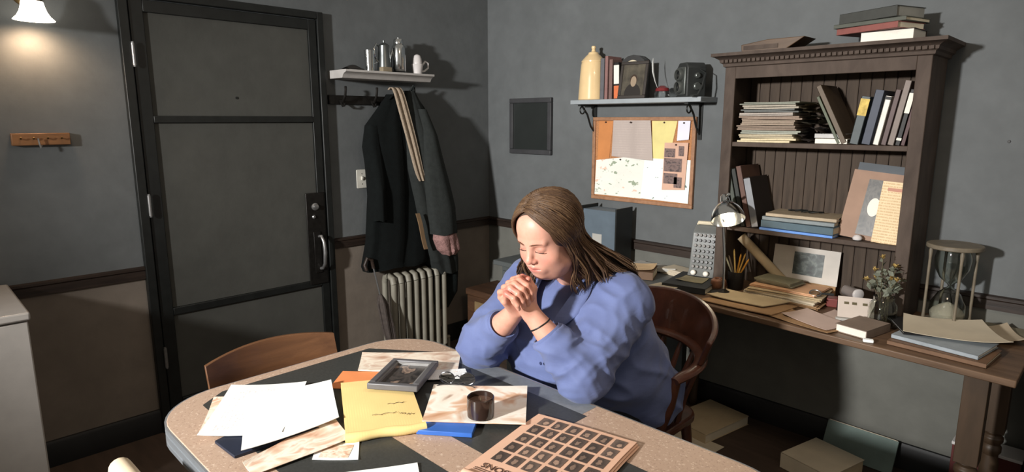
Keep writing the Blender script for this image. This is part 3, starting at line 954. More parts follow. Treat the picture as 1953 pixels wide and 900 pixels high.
t = thing('dark_green_coat', 'dark green black coat behind the grey overcoat near the corner', 'coat', (0, 0, 0.28))
garment('body', m_green, [(1.50, -0.755, -0.71, 0.02, 0.07), (1.40, -0.74, -0.63, 0.015, 0.09), (1.20, -0.72, -0.555, 0.012, 0.11), (0.95, -0.70, -0.47, 0.012, 0.13), (0.75, -0.68, -0.43, 0.012, 0.14), (0.45, -0.66, -0.41, 0.012, 0.15), (0.25, -0.64, -0.40, 0.012, 0.16), (0.14, -0.62, -0.41, 0.012, 0.16), (0.03, -0.60, -0.50, 0.02, 0.14)], None, '', '', 5, 0.010, 15, t)
MB().tube([(0.05, -0.75, 1.48), (0.09, -0.725, 1.535), (0.05, -0.70, 1.48)], 0.006, 8).build('hanging_loop', m_green, t)

# ---- cast-iron radiator
m_rad = M('radiator_paint', (132, 128, 116), 0.5, var=0.1, bmp=0.05)
t = thing('radiator', 'old cream painted cast-iron radiator below the hanging coats', 'radiator', (0.0, -0.80, 0))
NS = 8
for k in range(NS):
    y = -0.195 + 0.405 * k / (NS - 1)
    s = MB()
    for x in (0.075, 0.175):
        s.tube([(x, y, 0.075), (x, y, 0.57)], 0.019, 10, flat=1.0)
    s.tube([(0.075, y, 0.57), (0.085, y, 0.605), (0.125, y, 0.618), (0.165, y, 0.605), (0.175, y, 0.57)], 0.020, 10)
    s.tube([(0.075, y, 0.09), (0.125, y, 0.075), (0.175, y, 0.09)], 0.020, 10)
    s.build('section', m_rad, t)
for s_ in (-1, 1):
    for x in (0.075, 0.175):
        MB().tube([(x, s_ * 0.20, 0.075), (x, s_ * 0.20, 0.0)], [0.016, 0.02], 10).build('foot', m_rad, t)
MB().tube([(0.125, 0.23, 0.09), (0.125, 0.29, 0.09)], 0.012, 10).build('valve', m_rad, t)
MB().tube([(0.125, 0.285, 0.10), (0.125, 0.285, 0.0)], 0.010, 10).build('pipe', m_rad, t)

# ---- folded umbrella leaning at the radiator
t = thing('umbrella', 'folded dark brown umbrella leaning against the radiator end', 'umbrella', (0.27, -1.035, 0.0))
m_umb = M('umbrella_cloth', (66, 58, 54), 0.8, var=0.25, scale=40)
ax = Vector((-0.10, -0.10, 0.70))
MB().tube([ax * 0.0, ax * 1.0], 0.005, 8).build('shaft', m_steel, t)
pts = [ax * f for f in (0.03, 0.2, 0.45, 0.68, 0.76)]
mb = MB()
mb.tube(pts, [0.010, 0.022, 0.032, 0.030, 0.012], 12)
for k in range(5):
    a = k * 1.256
    mb.tube([p + Vector((math.cos(a + i * 0.35), math.sin(a + i * 0.35), 0)) * r for i, (p, r) in enumerate(zip(pts, (0.008, 0.020, 0.032, 0.030, 0.010)))], [0.004, 0.008, 0.010, 0.009, 0.003], 6)
mb.build('canopy', m_umb, t)
MB().tube([ax * 1.0, ax * 1.06 + Vector((0, 0, 0.01)), ax * 1.08 + Vector((0, -0.03, 0.01)), ax * 1.04 + Vector((0, -0.055, 0)), ax * 0.99 + Vector((0, -0.05, 0))], 0.011, 10).build('handle', m_trim, t)

# ---- brown trunk in the corner
t = thing('wooden_crate', 'brown wooden storage chest in the corner behind the seated person', 'chest', (0.34, -0.20, 0))
m_chest = wood('chest_wood', (60, 40, 26), (82, 56, 37), 0.6, (6, 30, 30))
MB().box(-0.20, -0.15, 0.0, 0.20, 0.15, 0.37).build('body', m_chest, t, bevel=0.006)
MB().box(-0.21, -0.16, 0.37, 0.21, 0.16, 0.42).build('lid', m_chest, t, bevel=0.01)
MB().box(-0.11, -0.162, 0.03, 0.20, -0.15, 0.34).build('front_panel', M('tan_panel', (120, 100, 70), 0.7), t, bevel=0.004)

# ================================================================ right wall: mirror, shelf, corkboard
def wallT(x, z, y=0.0):
    return Matrix.Translation((x, y, z))


t = thing('wall_mirror', 'small dark framed mirror on the grey wall near the corner', 'mirror', (0.44, 0, 1.37))
m_mframe = M('charcoal_frame', (58, 58, 60), 0.5, var=0.15)
mb = MB()
for a in ((-0.195, 0, 0.195, 0.032), (-0.195, 0.348, 0.195, 0.38), (-0.195, 0.032, -0.163, 0.348), (0.163, 0.032, 0.195, 0.348)):
    mb.box(a[0], -0.026, a[1], a[2], 0.0, a[3])
mb.build('frame', m_mframe, t, bevel=0.004)
MB().box(-0.165, -0.014, 0.03, 0.165, -0.004, 0.35).build('mirror_glass', M('dark_mirror', (44, 47, 46), 0.12, 0.0, var=0.15, scale=3, spec=0.6), t)

m_greysh = M('grey_shelf_paint', (150, 156, 160), 0.5, var=0.08)
t = thing('bracket_shelf', 'grey wall shelf on black iron scroll brackets above the corkboard', 'shelf', (1.365, 0, 1.695))
MB().box(-0.435, -0.18, 0, 0.435, 0, 0.026).build('shelf_board', m_greysh, t, bevel=0.003)
for x in (-0.375, 0.345):
    bk = MB()
    bk.box(x - 0.011, -0.008, -0.20, x + 0.011, 0, -0.001)
    bk.box(x - 0.011, -0.165, -0.010, x + 0.011, 0, -0.001)
    bk.tube([(x, -0.008, -0.17), (x, -0.05, -0.13), (x, -0.085, -0.06), (x, -0.135, -0.012)], 0.006, 8)
    bk.tube([(x, -0.135 + 0.022 * math.cos(a), -0.034 + 0.022 * math.sin(a)) for a in [1.5 + k * 0.45 for k in range(13)]], 0.0045, 8)
    bk.build('bracket', m_blk, t)
SH = 1.721
# cream enamel pot
t = thing('enamel_jug', 'tall cream enamel lidded jug at the end of the bracket shelf', 'jug', (1.035, -0.095, SH))
m_creamen = M('cream_enamel', (226, 196, 148), 0.22, var=0.05, coat=0.5)
MB().lathe([(0.084, 0), (0.088, 0.004), (0.087, 0.012), (0.080, 0.13), (0.074, 0.205), (0.069, 0.225), (0.055, 0.235)], 40).build('body', m_creamen, t)
MB().lathe([(0.072, 0.222), (0.072, 0.229), (0.06, 0.243), (0.042, 0.262), (0.032, 0.27), (0.030, 0.278), (0.014, 0.285), (0.010, 0.297), (0.014, 0.307), (0.012, 0.316), (0.001, 0.319)], 36).build('lid', m_creamen, t)
MB().tube([(-0.02, 0.074, 0.20), (-0.02, 0.083, 0.18), (-0.02, 0.084, 0.08), (-0.02, 0.075, 0.05)], 0.008, 8).build('handle', m_creamen, t)


def book(name, label, loc, w, d, h, cover, page, rot=(0, 0, 0), group=None, band=None):
    """upright book, spine facing -y; w thickness along x, d depth, h height"""
    t = thing(name, label, 'book', loc, rot, group)
    c = MB()
    th = min(0.003, w * 0.16)
    c.box(-w / 2, 0, 0, -w / 2 + th, d, h).box(w / 2 - th, 0, 0, w / 2, d, h).box(-w / 2, 0, 0, w / 2, th, h)
    c.build('cover', cover, t, bevel=0.001)
    MB().box(-w / 2 + th, th, 0.003, w / 2 - th, d - 0.004, h - 0.004).build('pages', page, t)
    if band:
        for (z0, z1, mm) in band:
            MB().box(-w / 2 - 0.0004, -0.0006, z0, w / 2 + 0.0004, th, z1).build('spine_label', mm, t)
    return t


def flatbook(name, label, cat, loc, w, d, h, cover, page, rz=0.0, group=None, rx=0.0, ry=0.0):
    """book lying flat; spine toward -y, w along x"""
    t = thing(name, label, cat, loc, (rx, ry, rz), group)
    th = min(0.003, h * 0.2)
    c = MB().box(-w / 2, -d / 2, 0, w / 2, d / 2, th).box(-w / 2, -d / 2, h - th, w / 2, d / 2, h).box(-w / 2, -d / 2, 0, w / 2, -d / 2 + th, h)
    c.build('cover', cover, t, bevel=0.001)
    MB().box(-w / 2 + 0.004, -d / 2 + th, th, w / 2 - 0.004, d / 2 - 0.004, h - th).build('pages', page, t)
    return t


m_page = M('book_pages', (214, 202, 176), 0.8, var=0.08, scale=200)
m_pagew = M('white_pages', (232, 226, 214), 0.8, var=0.05, scale=200)


def cov(n, c):
    return M('cover_' + n, c, 0.55, var=0.12, scale=25)


GB = 'books on the bracket shelf'
book('hardback_book', 'grey book right beside the cream enamel jug', (1.145, -0.15, SH), 0.030, 0.13, 0.235, cov('slate', (92, 92, 96)), m_page, group=GB)
book('hardback_book', 'dusty pink book third along from the enamel jug', (1.178, -0.155, SH), 0.024, 0.13, 0.245, cov('rose', (132, 98, 94)), m_page, group=GB)
book('hardback_book', 'brown mauve book before the white topped one', (1.206, -0.15, SH), 0.026, 0.13, 0.225, cov('mauve', (112, 88, 82)), m_page, group=GB)
book('hardback_book', 'thin black book with white and orange spine on bracket shelf', (1.258, -0.16, SH), 0.034, 0.12, 0.205, cov('black', (26, 24, 24)), m_page, (0, R(-2), 0), GB, [(0.085, 0.19, m_pagew), (0.004, 0.075, cov('orange', (206, 110, 66)))])
t = thing('mantel_clock', 'dark arched mantel clock case behind the books on the shelf', 'clock', (1.30, -0.045, SH))
arch = [(-0.09, 0), (0.09, 0), (0.09, 0.18), (0.075, 0.22), (0.04, 0.243), (0, 0.25), (-0.04, 0.243), (-0.075, 0.22), (-0.09, 0.18)]
MB().prism(arch, 0, 0.05, Matrix.Translation((0, 0.025, 0)) @ Euler((R(90), 0, 0)).to_matrix().to_4x4()).build('case', M('dark_grey_lacquer', (58, 58, 58), 0.35), t, bevel=0.004)
MB().lathe([(0.06, 0), (0.06, 0.004), (0.054, 0.006)], 28, Matrix.Translation((0, -0.025, 0.16)) @ Euler((R(90), 0, 0)).to_matrix().to_4x4()).build('dial', m_page, t)
# framed portrait leaning
t = thing('portrait_frame', 'dark framed portrait photograph leaning on the bracket shelf', 'picture frame', (1.362, -0.165, SH), (R(-12), 0, R(8)))
m_dfr = M('dark_frame_wood', (48, 42, 38), 0.45, var=0.2)
mb = MB()
for a in ((-0.085, 0, 0.085, 0.018), (-0.085, 0.192, 0.085, 0.21), (-0.085, 0.018, -0.067, 0.192), (0.067, 0.018, 0.085, 0.192)):
    mb.box(a[0], -0.008, a[1], a[2], 0.008, a[3])
mb.build('frame', m_dfr, t, bevel=0.003)
pm2, nt, b = nodes_of('bust_portrait')
v = coords(nt, 'Generated')
sp = nt.nodes.new('ShaderNodeSeparateXYZ')
link(nt, v, sp.inputs[0])


def ell(cx, cz, rx, rz):
    a = mathn(nt, 'DIVIDE', mathn(nt, 'SUBTRACT', sp.outputs[0], cx), rx)
    c = mathn(nt, 'DIVIDE', mathn(nt, 'SUBTRACT', sp.outputs[2], cz), rz)
    return mathn(nt, 'LESS_THAN', mathn(nt, 'ADD', mathn(nt, 'MULTIPLY', a, a), mathn(nt, 'MULTIPLY', c, c)), 1.0)


bgc = ramp(nt, noise(nt, v, 3, 3), [(0.3, lin((58, 54, 48))), (0.7, lin((92, 86, 74)))])
c1 = mixc(nt, ell(0.52, 0.05, 0.36, 0.34), bgc, lin((44, 40, 38)))
c1 = mixc(nt, ell(0.52, 0.50, 0.16, 0.17), c1, lin((60, 48, 40)))
c1 = mixc(nt, ell(0.52, 0.45, 0.125, 0.165), c1, lin((150, 132, 112)))
link(nt, c1, b.inputs['Base Color'])
b.inputs['Roughness'].default_value = 0.25
MB().box(-0.07, -0.003, 0.015, 0.07, 0.003, 0.195).build('photograph', pm2, t)
MB().cbox((0, 0.035, 0.08), (0.05, 0.004, 0.16), (R(22), 0, 0)).build('easel_leg', m_dfr, t)
# inkwell with quill
t = thing('inkwell', 'red glass inkwell with a white quill on the bracket shelf', 'inkwell', (1.535, -0.12, SH))
MB().lathe([(0.036, 0), (0.040, 0.003), (0.043, 0.02), (0.040, 0.034)], 24).build('base', glass('clear_glass'), t)
MB().lathe([(0.034, 0.034), (0.040, 0.038), (0.036, 0.052), (0.018, 0.062), (0.012, 0.066)], 24).build('red_top', M('red_glass', (112, 40, 42), 0.2, coat=0.4), t)
qp = [(-0.015, -0.02, 0.045), (-0.035, -0.022, 0.09), (-0.05, -0.022, 0.14), (-0.055, -0.02, 0.18), (-0.055, -0.018, 0.215)]
MB().tube(qp, [0.0015, 0.005, 0.010, 0.010, 0.002], 8, flat=0.25).build('quill', m_white2, t, label='white quill feather')
# twin lens camera
t = thing('twin_lens_camera', 'old black box camera with two stacked lenses on the shelf', 'camera', (1.695, -0.10, SH), R(-30))
m_cam = M('black_leatherette', (44, 46, 45), 0.5, var=0.2, bmp=0.2, bscale=300)
m_camg = M('grey_camera_metal', (92, 95, 92), 0.35, 0.5)
MB().prism([(-0.055, 0), (0.055, 0), (0.055, 0.155), (0.035, 0.178), (-0.035, 0.178), (-0.055, 0.155)], -0.055, 0.055, Euler((R(90), 0, 0)).to_matrix().to_4x4()).build('body', m_cam, t, bevel=0.006)
MB().box(-0.044, -0.064, 0.012, 0.044, -0.054, 0.155).build('front_plate', m_camg, t, bevel=0.008)
for z in (0.052, 0.115):
    l = MB().lathe([(0.033, 0), (0.033, 0.014), (0.029, 0.022), (0.025, 0.022), (0.023, 0.010)], 28, Matrix.Translation((0, -0.064, z)) @ Euler((R(90), 0, 0)).to_matrix().to_4x4(), cap=False).build('lens_barrel', m_camg, t)
    MB().lathe([(0.0005, 0.012), (0.014, 0.011), (0.0235, 0.008)], 24, Matrix.Translation((0, -0.064, z)) @ Euler((R(90), 0, 0)).to_matrix().to_4x4(), cap=False).build('lens_glass', M('lens_black', (20, 22, 24), 0.05, coat=1.0), l)
for z, r in ((0.055, 0.020), (0.11, 0.014)):
    MB().lathe([(r, 0), (r, 0.012), (r - 0.003, 0.015)], 20, Matrix.Translation((0.055, 0, z)) @ Euler((0, R(90), 0)).to_matrix().to_4x4()).build('knob', m_camg, t)
MB().tube([(0.055, 0.02, 0.14), (0.09, 0.03, 0.12), (0.115, 0.0, 0.06), (0.125, -0.03, 0.01), (0.13, -0.06, 0.004), (0.10, -0.06, 0.004)], 0.006, 8, flat=0.4).build('strap', m_cam, t)

# ---- corkboard
t = thing('corkboard', 'cork notice board in a thin wooden frame on the grey wall', 'notice board', (1.338, 0, 1.11))
m_cork = M('cork', (176, 122, 80), 0.85, var=0.3, scale=160, bmp=0.3, bscale=250)
m_cfr = wood('cork_frame', (138, 100, 74), (166, 124, 94), 0.5, (30, 30, 30))
MB().box(-0.345, -0.012, 0.006, 0.345, 0, 0.502).build('cork', m_cork, t)
mb = MB()
for a in ((-0.355, 0, 0.355, 0.022), (-0.355, 0.488, 0.355, 0.51), (-0.355, 0.022, -0.333, 0.488), (0.333, 0.022, 0.355, 0.488)):
    mb.box(a[0], -0.022, a[1], a[2], 0, a[3])
mb.build('frame', m_cfr, t, bevel=0.003)


def pinned(label, q, mat, y=-0.0135, name='pinned_paper', cat='paper', wave=0.0, pin=True):
    cx, cz = centroid(q)

    def fn(u, v):
        x = (1 - u) * (1 - v) * q[0][0] + u * (1 - v) * q[1][0] + u * v * q[2][0] + (1 - u) * v * q[3][0]
        z = (1 - u) * (1 - v) * q[0][1] + u * (1 - v) * q[1][1] + u * v * q[2][1] + (1 - u) * v * q[3][1]
        return x - cx, -wave * (0.5 + 0.5 * math.sin(3 * math.pi * u + 1)) - 0.002 * (1 - v) ** 2, z - cz
    e = thing(name, label, cat, (cx, y, cz), group='papers pinned on the corkboard')
    MB().grid(fn, 14, 6, thick=(0, 0.0012, 0)).build('sheet', mat, e, angle=60)
    if pin:
        MB().lathe([(0.005, 0), (0.005, 0.004), (0.003, 0.009), (0.001, 0.010)], 10, Matrix.Translation(((q[2][0] + q[3][0]) / 2 - cx, -wave - 0.001, (q[2][1] + q[3][1]) / 2 - cz - 0.012)) @ Euler((R(90), 0, 0)).to_matrix().to_4x4()).build('pin', M('pin_dark', (60, 40, 40), 0.4), e)
    return e


def vprint(name, paper, ink, lines, dens, blotch=None):
    """like printed(), for upright sheets: print runs along x, rows stack in z"""
    if name in MATS:
        return MATS[name]
    m, nt, b = nodes_of(name)
    v = coords(nt, 'Generated')
    sp = nt.nodes.new('ShaderNodeSeparateXYZ')
    link(nt, v, sp.inputs[0])
    rows = mathn(nt, 'LESS_THAN', mathn(nt, 'FRACT', mathn(nt, 'MULTIPLY', sp.outputs[2], lines)), 0.5)
    w = mathn(nt, 'LESS_THAN', noise(nt, coords(nt, 'Generated', (26, 1, lines)), 1.0, 2), dens)
    pc = lin(paper)
    base = ramp(nt, noise(nt, v, 3, 4), [(0.3, mul(pc, 0.9)), (0.7, pc)])
    if blotch:
        for i, (c, s, thr) in enumerate(blotch):
            bl = noise(nt, coords(nt, 'Generated', (1, 1, 1), loc=(i * 3.1, 0, i)), s, 3, 0.6)
            base = mixc(nt, mathn(nt, 'GREATER_THAN', bl, thr), base, lin(c))
    link(nt, mixc(nt, mathn(nt, 'MULTIPLY', rows, w), base, lin(ink)), b.inputs['Base Color'])
    b.inputs['Roughness'].default_value = 0.75
    b.inputs['Specular IOR Level'].default_value = 0.25
    MATS[name] = m
    return m


pinned('orange envelope pinned in the top corner of the corkboard', [(1.022, 1.355), (1.112, 1.37), (1.135, 1.60), (1.028, 1.602)], M('orange_envelope', (196, 128, 74), 0.7, var=0.08))
pinned('greyish lined sheets hanging in folds on the corkboard', [(1.145, 1.385), (1.43, 1.37), (1.405, 1.600), (1.15, 1.600)], vprint('lilac_grey_sheet', (186, 172, 164), (178, 164, 157), 16, 0.6), -0.0225, wave=0.012)
pinned('pale yellow sheet pinned at the top of the corkboard', [(1.425, 1.33), (1.52, 1.33), (1.575, 1.600), (1.41, 1.600)], M('pale_yellow_sheet', (222, 208, 140), 0.75, var=0.08), -0.0145)
pinned('small white tag with clipped corners on the corkboard', [(1.582, 1.487), (1.655, 1.495), (1.660, 1.598), (1.585, 1.598)], M('lavender_white', (222, 220, 232), 0.7, var=0.04), -0.0225)
pinned('large pale map with green blotches low on the corkboard', [(1.008, 1.14), (1.36, 1.14), (1.385, 1.40), (1.015, 1.355)], vprint('green_blotched_map', (236, 236, 226), (214, 208, 190), 30, 0.3, [((150, 162, 140), 7, 0.62), ((226, 196, 176), 3, 0.60)]), -0.0165)
pinned('bright white drawing with ink sketches low on the corkboard', [(1.352, 1.142), (1.668, 1.138), (1.672, 1.382), (1.372, 1.382)], vprint('ink_sketch_sheet', (240, 246, 240), (222, 228, 222), 12, 0.2, [((120, 134, 130), 6, 0.66)]), -0.0185)
e = pinned('tan newspaper clipping with dark photographs on the corkboard', [(1.50, 1.205), (1.645, 1.215), (1.655, 1.478), (1.505, 1.475)], M('tan_clipping', (208, 168, 146), 0.75, var=0.08), -0.0245)
for (x0, z0, x1, z1) in ((-0.068, -0.10, 0.02, -0.04), (-0.068, -0.03, 0.045, 0.045), (-0.068, 0.05, 0.0, 0.10), (0.022, 0.06, 0.055, 0.115), (0.0, -0.12, 0.05, -0.06)):
    MB().box(x0, -0.0030, z0, x1, -0.0022, z1).build('clipping_photo', picture('clipping_tone', [(0.35, (96, 80, 78)), (0.5, (128, 106, 100)), (0.65, (76, 66, 66))], 4, 0.7), e)

# ================================================================ bookcase hutch
m_bc = wood('bookcase_wood', (66, 56, 50), (88, 76, 68), 0.65, (12, 12, 5), spec=0.15)
m_bcb = wood('beadboard_wood', (62, 53, 46), (84, 72, 62), 0.7, (30, 30, 3), spec=0.15)
DZ = 0.765
t = thing('bookcase', 'tall brown open bookcase with a dentil cornice on the desk', 'bookcase', (2.398, 0, DZ))
BX, BD, BH = 0.423, 0.28, 1.085
for s in (-1, 1):
    MB().box(s * BX - (0.02 if s > 0 else 0), -BD + 0.018, 0, s * BX + (0.02 if s < 0 else 0), -0.024, BH).build('side_panel', m_bc, t, bevel=0.002)
    MB().box(s * BX - (0.052 if s > 0 else 0), -BD, 0, s * BX + (0.052 if s < 0 else 0), -BD + 0.018, BH).build('stile', m_bc, t, bevel=0.003)
for z in (0.711, 0.300):
    MB().box(-BX + 0.02, -BD + 0.012, z, BX - 0.02, -0.038, z + 0.022).build('shelf', m_bc, t, bevel=0.003)
MB().box(-BX + 0.052, -BD, 1.03, BX - 0.052, -BD + 0.018, BH).build('top_rail', m_bc, t, bevel=0.002)
MB().box(-BX + 0.02, -BD + 0.018, BH - 0.02, BX - 0.02, -0.004, BH).build('top_panel', m_bc, t)
pl = None
NP = 16
pw_ = (2 * BX - 0.04) / NP
for k in range(NP):
    x = -BX + 0.02 + (k + 0.5) * pw_
    if pl is None:
        pl = MB().box(-pw_ / 2 + 0.0022, -0.008, 0, pw_ / 2 - 0.0022, 0.0, 1.06).build('plank', m_bcb, t, bevel=0.003)
        q = pl
    else:
        q = pl.copy()
        COL.objects.link(q)
        q.parent = t
    q.location = (x, -0.030, 0.0)
MB().box(-BX + 0.02, -0.0298, 0, BX - 0.02, -0.024, 1.06).build('back_panel', m_bc, t)
cprof = [(0.0, 0.0), (0.008, 0.004), (0.010, 0.016), (0.020, 0.022), (0.022, 0.034), (0.040, 0.046), (0.052, 0.050), (0.052, 0.064), (0.0, 0.064)]
co = MB()
rows = []
for o_, z in cprof:
    rows.append([(-BX - o_, -0.004, BH + z - 0.002), (-BX - o_, -BD - o_, BH + z - 0.002), (BX + o_, -BD - o_, BH + z - 0.002), (BX + o_, -0.004, BH + z - 0.002)])
vs = [p for r_ in rows for p in r_]
fs = [(i * 4 + k, i * 4 + k + 1, i * 4 + 5 + k, i * 4 + 4 + k) for i in range(len(rows) - 1) for k in range(3)]
fs += [tuple((len(rows) - 1) * 4 + k for k in range(4)), (3, 2, 1, 0)]
fs += [tuple(i * 4 for i in range(len(rows)))[::-1], tuple(i * 4 + 3 for i in range(len(rows)))]
cn = co.add(vs, fs).build('cornice', m_bc, t, angle=35)
dn = None
for k in range(40):
    x = -BX - 0.012 + (2 * BX + 0.024) * (k + 0.5) / 40
    if dn is None:
        dn = MB().box(-0.0055, -0.010, 0, 0.0055, 0.004, 0.013).build('dentil', m_bc, cn)
        q = dn
    else:
        q = dn.copy()
        COL.objects.link(q)
        q.parent = cn
    q.location = (x, -BD - 0.022, BH + 0.019)

# ---- things on top of the bookcase
BT = DZ + BH + 0.062
t = thing('wooden_box', 'wedge shaped brown wooden box on top of the bookcase', 'box', (2.185, -0.20, BT), R(0))
MB().prism([(-0.14, 0), (0.06, 0), (0.145, 0.052), (-0.02, 0.052), (-0.145, 0.036)], -0.07, 0.07, Euler((R(90), 0, 0)).to_matrix().to_4x4()).build('case', wood('box_wood', (70, 53, 39), (94, 73, 54), 0.5, (6, 30, 30)), t, bevel=0.003)
MB().box(-0.13, -0.074, 0.012, 0.03, -0.07, 0.03).build('front_label', m_bc, t)
GT = 'books stacked on top of the bookcase'
flatbook('hardback_book', 'cream page-edged book lowest in the pile on the bookcase top', 'book', (2.655, -0.20, BT), 0.20, 0.15, 0.045, cov('darkbrown', (52, 40, 36)), m_pagew, R(176), GT)
flatbook('hardback_book', 'dusty red book in the middle of the pile on the bookcase top', 'book', (2.60, -0.19, BT + 0.046), 0.27, 0.17, 0.026, cov('red', (132, 80, 74)), m_page, R(-20), GT)
flatbook('hardback_book', 'thin grey green book near the top of the bookcase pile', 'book', (2.60, -0.18, BT + 0.073), 0.30, 0.18, 0.017, cov('greygreen', (84, 86, 78)), m_page, R(-15), GT)
flatbook('hardback_book', 'dark grey thick book crowning the pile on the bookcase', 'book', (2.60, -0.185, BT + 0.0905), 0.26, 0.17, 0.042, cov('charcoal', (66, 67, 64)), M('grey_pages', (128, 126, 118), 0.8), R(-22), GT)

# ---- top shelf of the bookcase
S1 = DZ + 0.733
rnd = random.Random(4)
cols = [(206, 192, 158), (176, 164, 138), (150, 152, 140), (132, 116, 102), (150, 134, 118), (140, 122, 108), (170, 160, 150), (92, 94, 92), (160, 152, 138), (132, 134, 122)]
words = ['lowest cream', 'second', 'third', 'fourth', 'fifth', 'sixth', 'seventh', 'eighth, dark grey', 'ninth', 'uppermost pale']
z = S1 + 0.001
for k in range(10):
    h = [0.02, 0.018, 0.016, 0.022, 0.024, 0.018, 0.014, 0.016, 0.018, 0.012][k]
    w = 0.28 + rnd.uniform(-0.02, 0.015)
    mm = M('file_paper_%d' % k, cols[k], 0.8, var=0.12, scale=120)
    o = MB()
    nl = max(2, int(h / 0.007))
    for j in range(nl):
        zz = h * j / nl
        dx, dy, w2 = rnd.uniform(-0.012, 0.012), rnd.uniform(-0.012, 0.006), w * rnd.uniform(0.93, 1.0)
        p1, p2 = rnd.uniform(0, 6), rnd.uniform(0, 6)
        th = h / nl - 0.001
        o.grid(lambda u, v: (-w2 / 2 + dx + w2 * u, -0.10 + dy + 0.20 * v, zz + th * (0.80 + 0.20 * math.sin(4 * u + p1) * math.cos(3 * v + p2))), 8, 5, thick=(0, 0, -th * 0.97))
    o = o.build('paper_file', mm, loc=(2.182 + rnd.uniform(-0.006, 0.006), -0.146, z), rot=(0, 0, R(rnd.uniform(-2.5, 2.5))))
    tag(o, '%s bundle counting up the paper pile on the top bookcase shelf' % words[k], 'paper bundle', 'paper bundles piled on the top shelf')
    z += h + 0.001
for k, (zb, hh, c) in enumerate(((S1 + 0.002, 0.075, (74, 66, 62)), (S1 + 0.080, 0.050, (96, 92, 78)), (S1 + 0.132, 0.05, (112, 100, 76)))):
    rr = random.Random(k)
    mm = M('crumpled_%d' % k, c, 0.85, var=0.35, scale=40, bmp=0.4, bscale=40)
    ph = [rr.uniform(0, 6) for _ in range(3)]
    o = MB()
    o.grid(lambda u, v: (0.043 * math.cos(2 * math.pi * u) * (1 + 0.2 * math.sin(7 * u * 6.28 + ph[0] + 5 * v)), -0.09 + 0.17 * v, hh / 2 + (hh / 2 - 0.004) * math.sin(2 * math.pi * u) * (1 - 0.15 * abs(math.sin(5 * u * 6.28 + ph[1] - 4 * v)))), 28, 10)
    o = o.build('crumpled_paper', mm, loc=(2.372, -0.15, zb))
    tag(o, ['dark crumpled paper roll at the foot of the file pile', 'olive crumpled paper roll in the middle beside the file pile', 'tan crumpled paper roll on top beside the file pile'][k], 'paper roll', 'crumpled rolls on the top shelf')
GN = 'white notebooks on the top shelf'
flatbook('notebook', 'lower cream notebook lying beside the leaning ledgers', 'notebook', (2.468, -0.20, S1 + 0.001), 0.13, 0.11, 0.022, m_pagew, m_pagew, R(3), GN)
flatbook('notebook', 'upper grey white notebook lying beside the leaning ledgers', 'notebook', (2.46, -0.19, S1 + 0.0245), 0.12, 0.11, 0.020, M('greywhite', (182, 180, 178), 0.6), m_pagew, R(-4), GN)
GS = 'books standing on the top bookcase shelf'


def lean(name, label, x, w, d, h, tilt, cover, page=None, y=-0.255, z0=None, band=None, group=GS):
    """upright book leaning by tilt degrees about y (positive leans to +x), resting on its lower edge"""
    a = R(tilt)
    zz = (S1 if z0 is None else z0) + abs(math.sin(a)) * w / 2 + 0.0005
    return book(name, label, (x, y, zz), w, d, h, cover, page or m_page, (0, a, 0), group, band)


lean('ledger', 'thin olive ledger leaning steeply at the middle of the top shelf', 2.503, 0.012, 0.20, 0.225, -27, cov('olive', (82, 88, 70)))
lean('ledger', 'large brown ledger leaning steeply at the middle of the top shelf', 2.525, 0.022, 0.20, 0.275, -27, cov('umber', (92, 78, 62)))
lean('paper_folder', 'folder of yellowed newspapers standing beside the leaning ledgers', 2.563, 0.034, 0.17, 0.20, 9, cov('tealgrey', (74, 82, 84)), M('yellowed_paper', (196, 170, 96), 0.8, var=0.3, scale=60), band=[(0.12, 0.19, M('yellow_band', (198, 172, 96), 0.8, var=0.3, scale=50))])
lean('hardback_book', 'dark blue book fifth from the end of the top shelf', 2.609, 0.034, 0.18, 0.225, 9, cov('darkblue', (58, 64, 78)))
lean('hardback_book', 'white spined book in the middle of the standing row', 2.647, 0.022, 0.18, 0.20, 9, M('white_cover', (222, 216, 206), 0.5), m_pagew, band=[(0.185, 0.198, cov('black', (26, 24, 24)))])
lean('hardback_book', 'maroon brown book next to the white spined one', 2.676, 0.020, 0.18, 0.225, 9, cov('maroon', (84, 66, 64)))
lean('hardback_book', 'tall taupe book near the end of the top shelf', 2.702, 0.024, 0.18, 0.26, 9, cov('taupe', (120, 108, 100)))
lean('hardback_book', 'black book with white spine title at the shelf end', 2.727, 0.017, 0.18, 0.225, 9, cov('black', (26, 24, 24)), band=[(0.13, 0.21, m_pagew), (0.02, 0.03, m_pagew)])
lean('hardback_book', 'dark red book last against the bookcase side', 2.746, 0.014, 0.18, 0.23, 9, cov('darkred', (72, 44, 44)))

# ---- middle shelf
S2 = DZ + 0.322
GM = 'ledgers leaning on the middle shelf'
lean('ledger', 'grey green ledger leaning nearest the bookcase side', 2.075, 0.022, 0.20, 0.285, -14, cov('sage', (70, 74, 66)), z0=S2, group=GM)
lean('ledger', 'dark green ledger second from the bookcase side', 2.102, 0.022, 0.20, 0.285, -14, cov('pine', (44, 46, 42)), z0=S2, group=GM)
lean('ledger', 'reddish brown ledger leaning on the middle shelf', 2.131, 0.026, 0.20, 0.30, -14, cov('redbrown', (92, 66, 56)), z0=S2, group=GM)
lean('ledger', 'black ledger with silver grey spine on the middle shelf', 2.163, 0.030, 0.20, 0.245, -14, cov('inkblack', (40, 36, 36)), z0=S2, group=GM, band=[(0.004, 0.24, M('silver_grey', (132, 134, 138), 0.4))])
GF = 'books lying flat on the middle shelf'
flatbook('blue_folder', 'bright blue folder lowest in the flat pile on the middle shelf', 'folder', (2.36, -0.18, S2 + 0.001), 0.33, 0.20, 0.012, M('cornflower_blue', (92, 136, 204), 0.5, var=0.12), m_pagew, R(-1), GF)
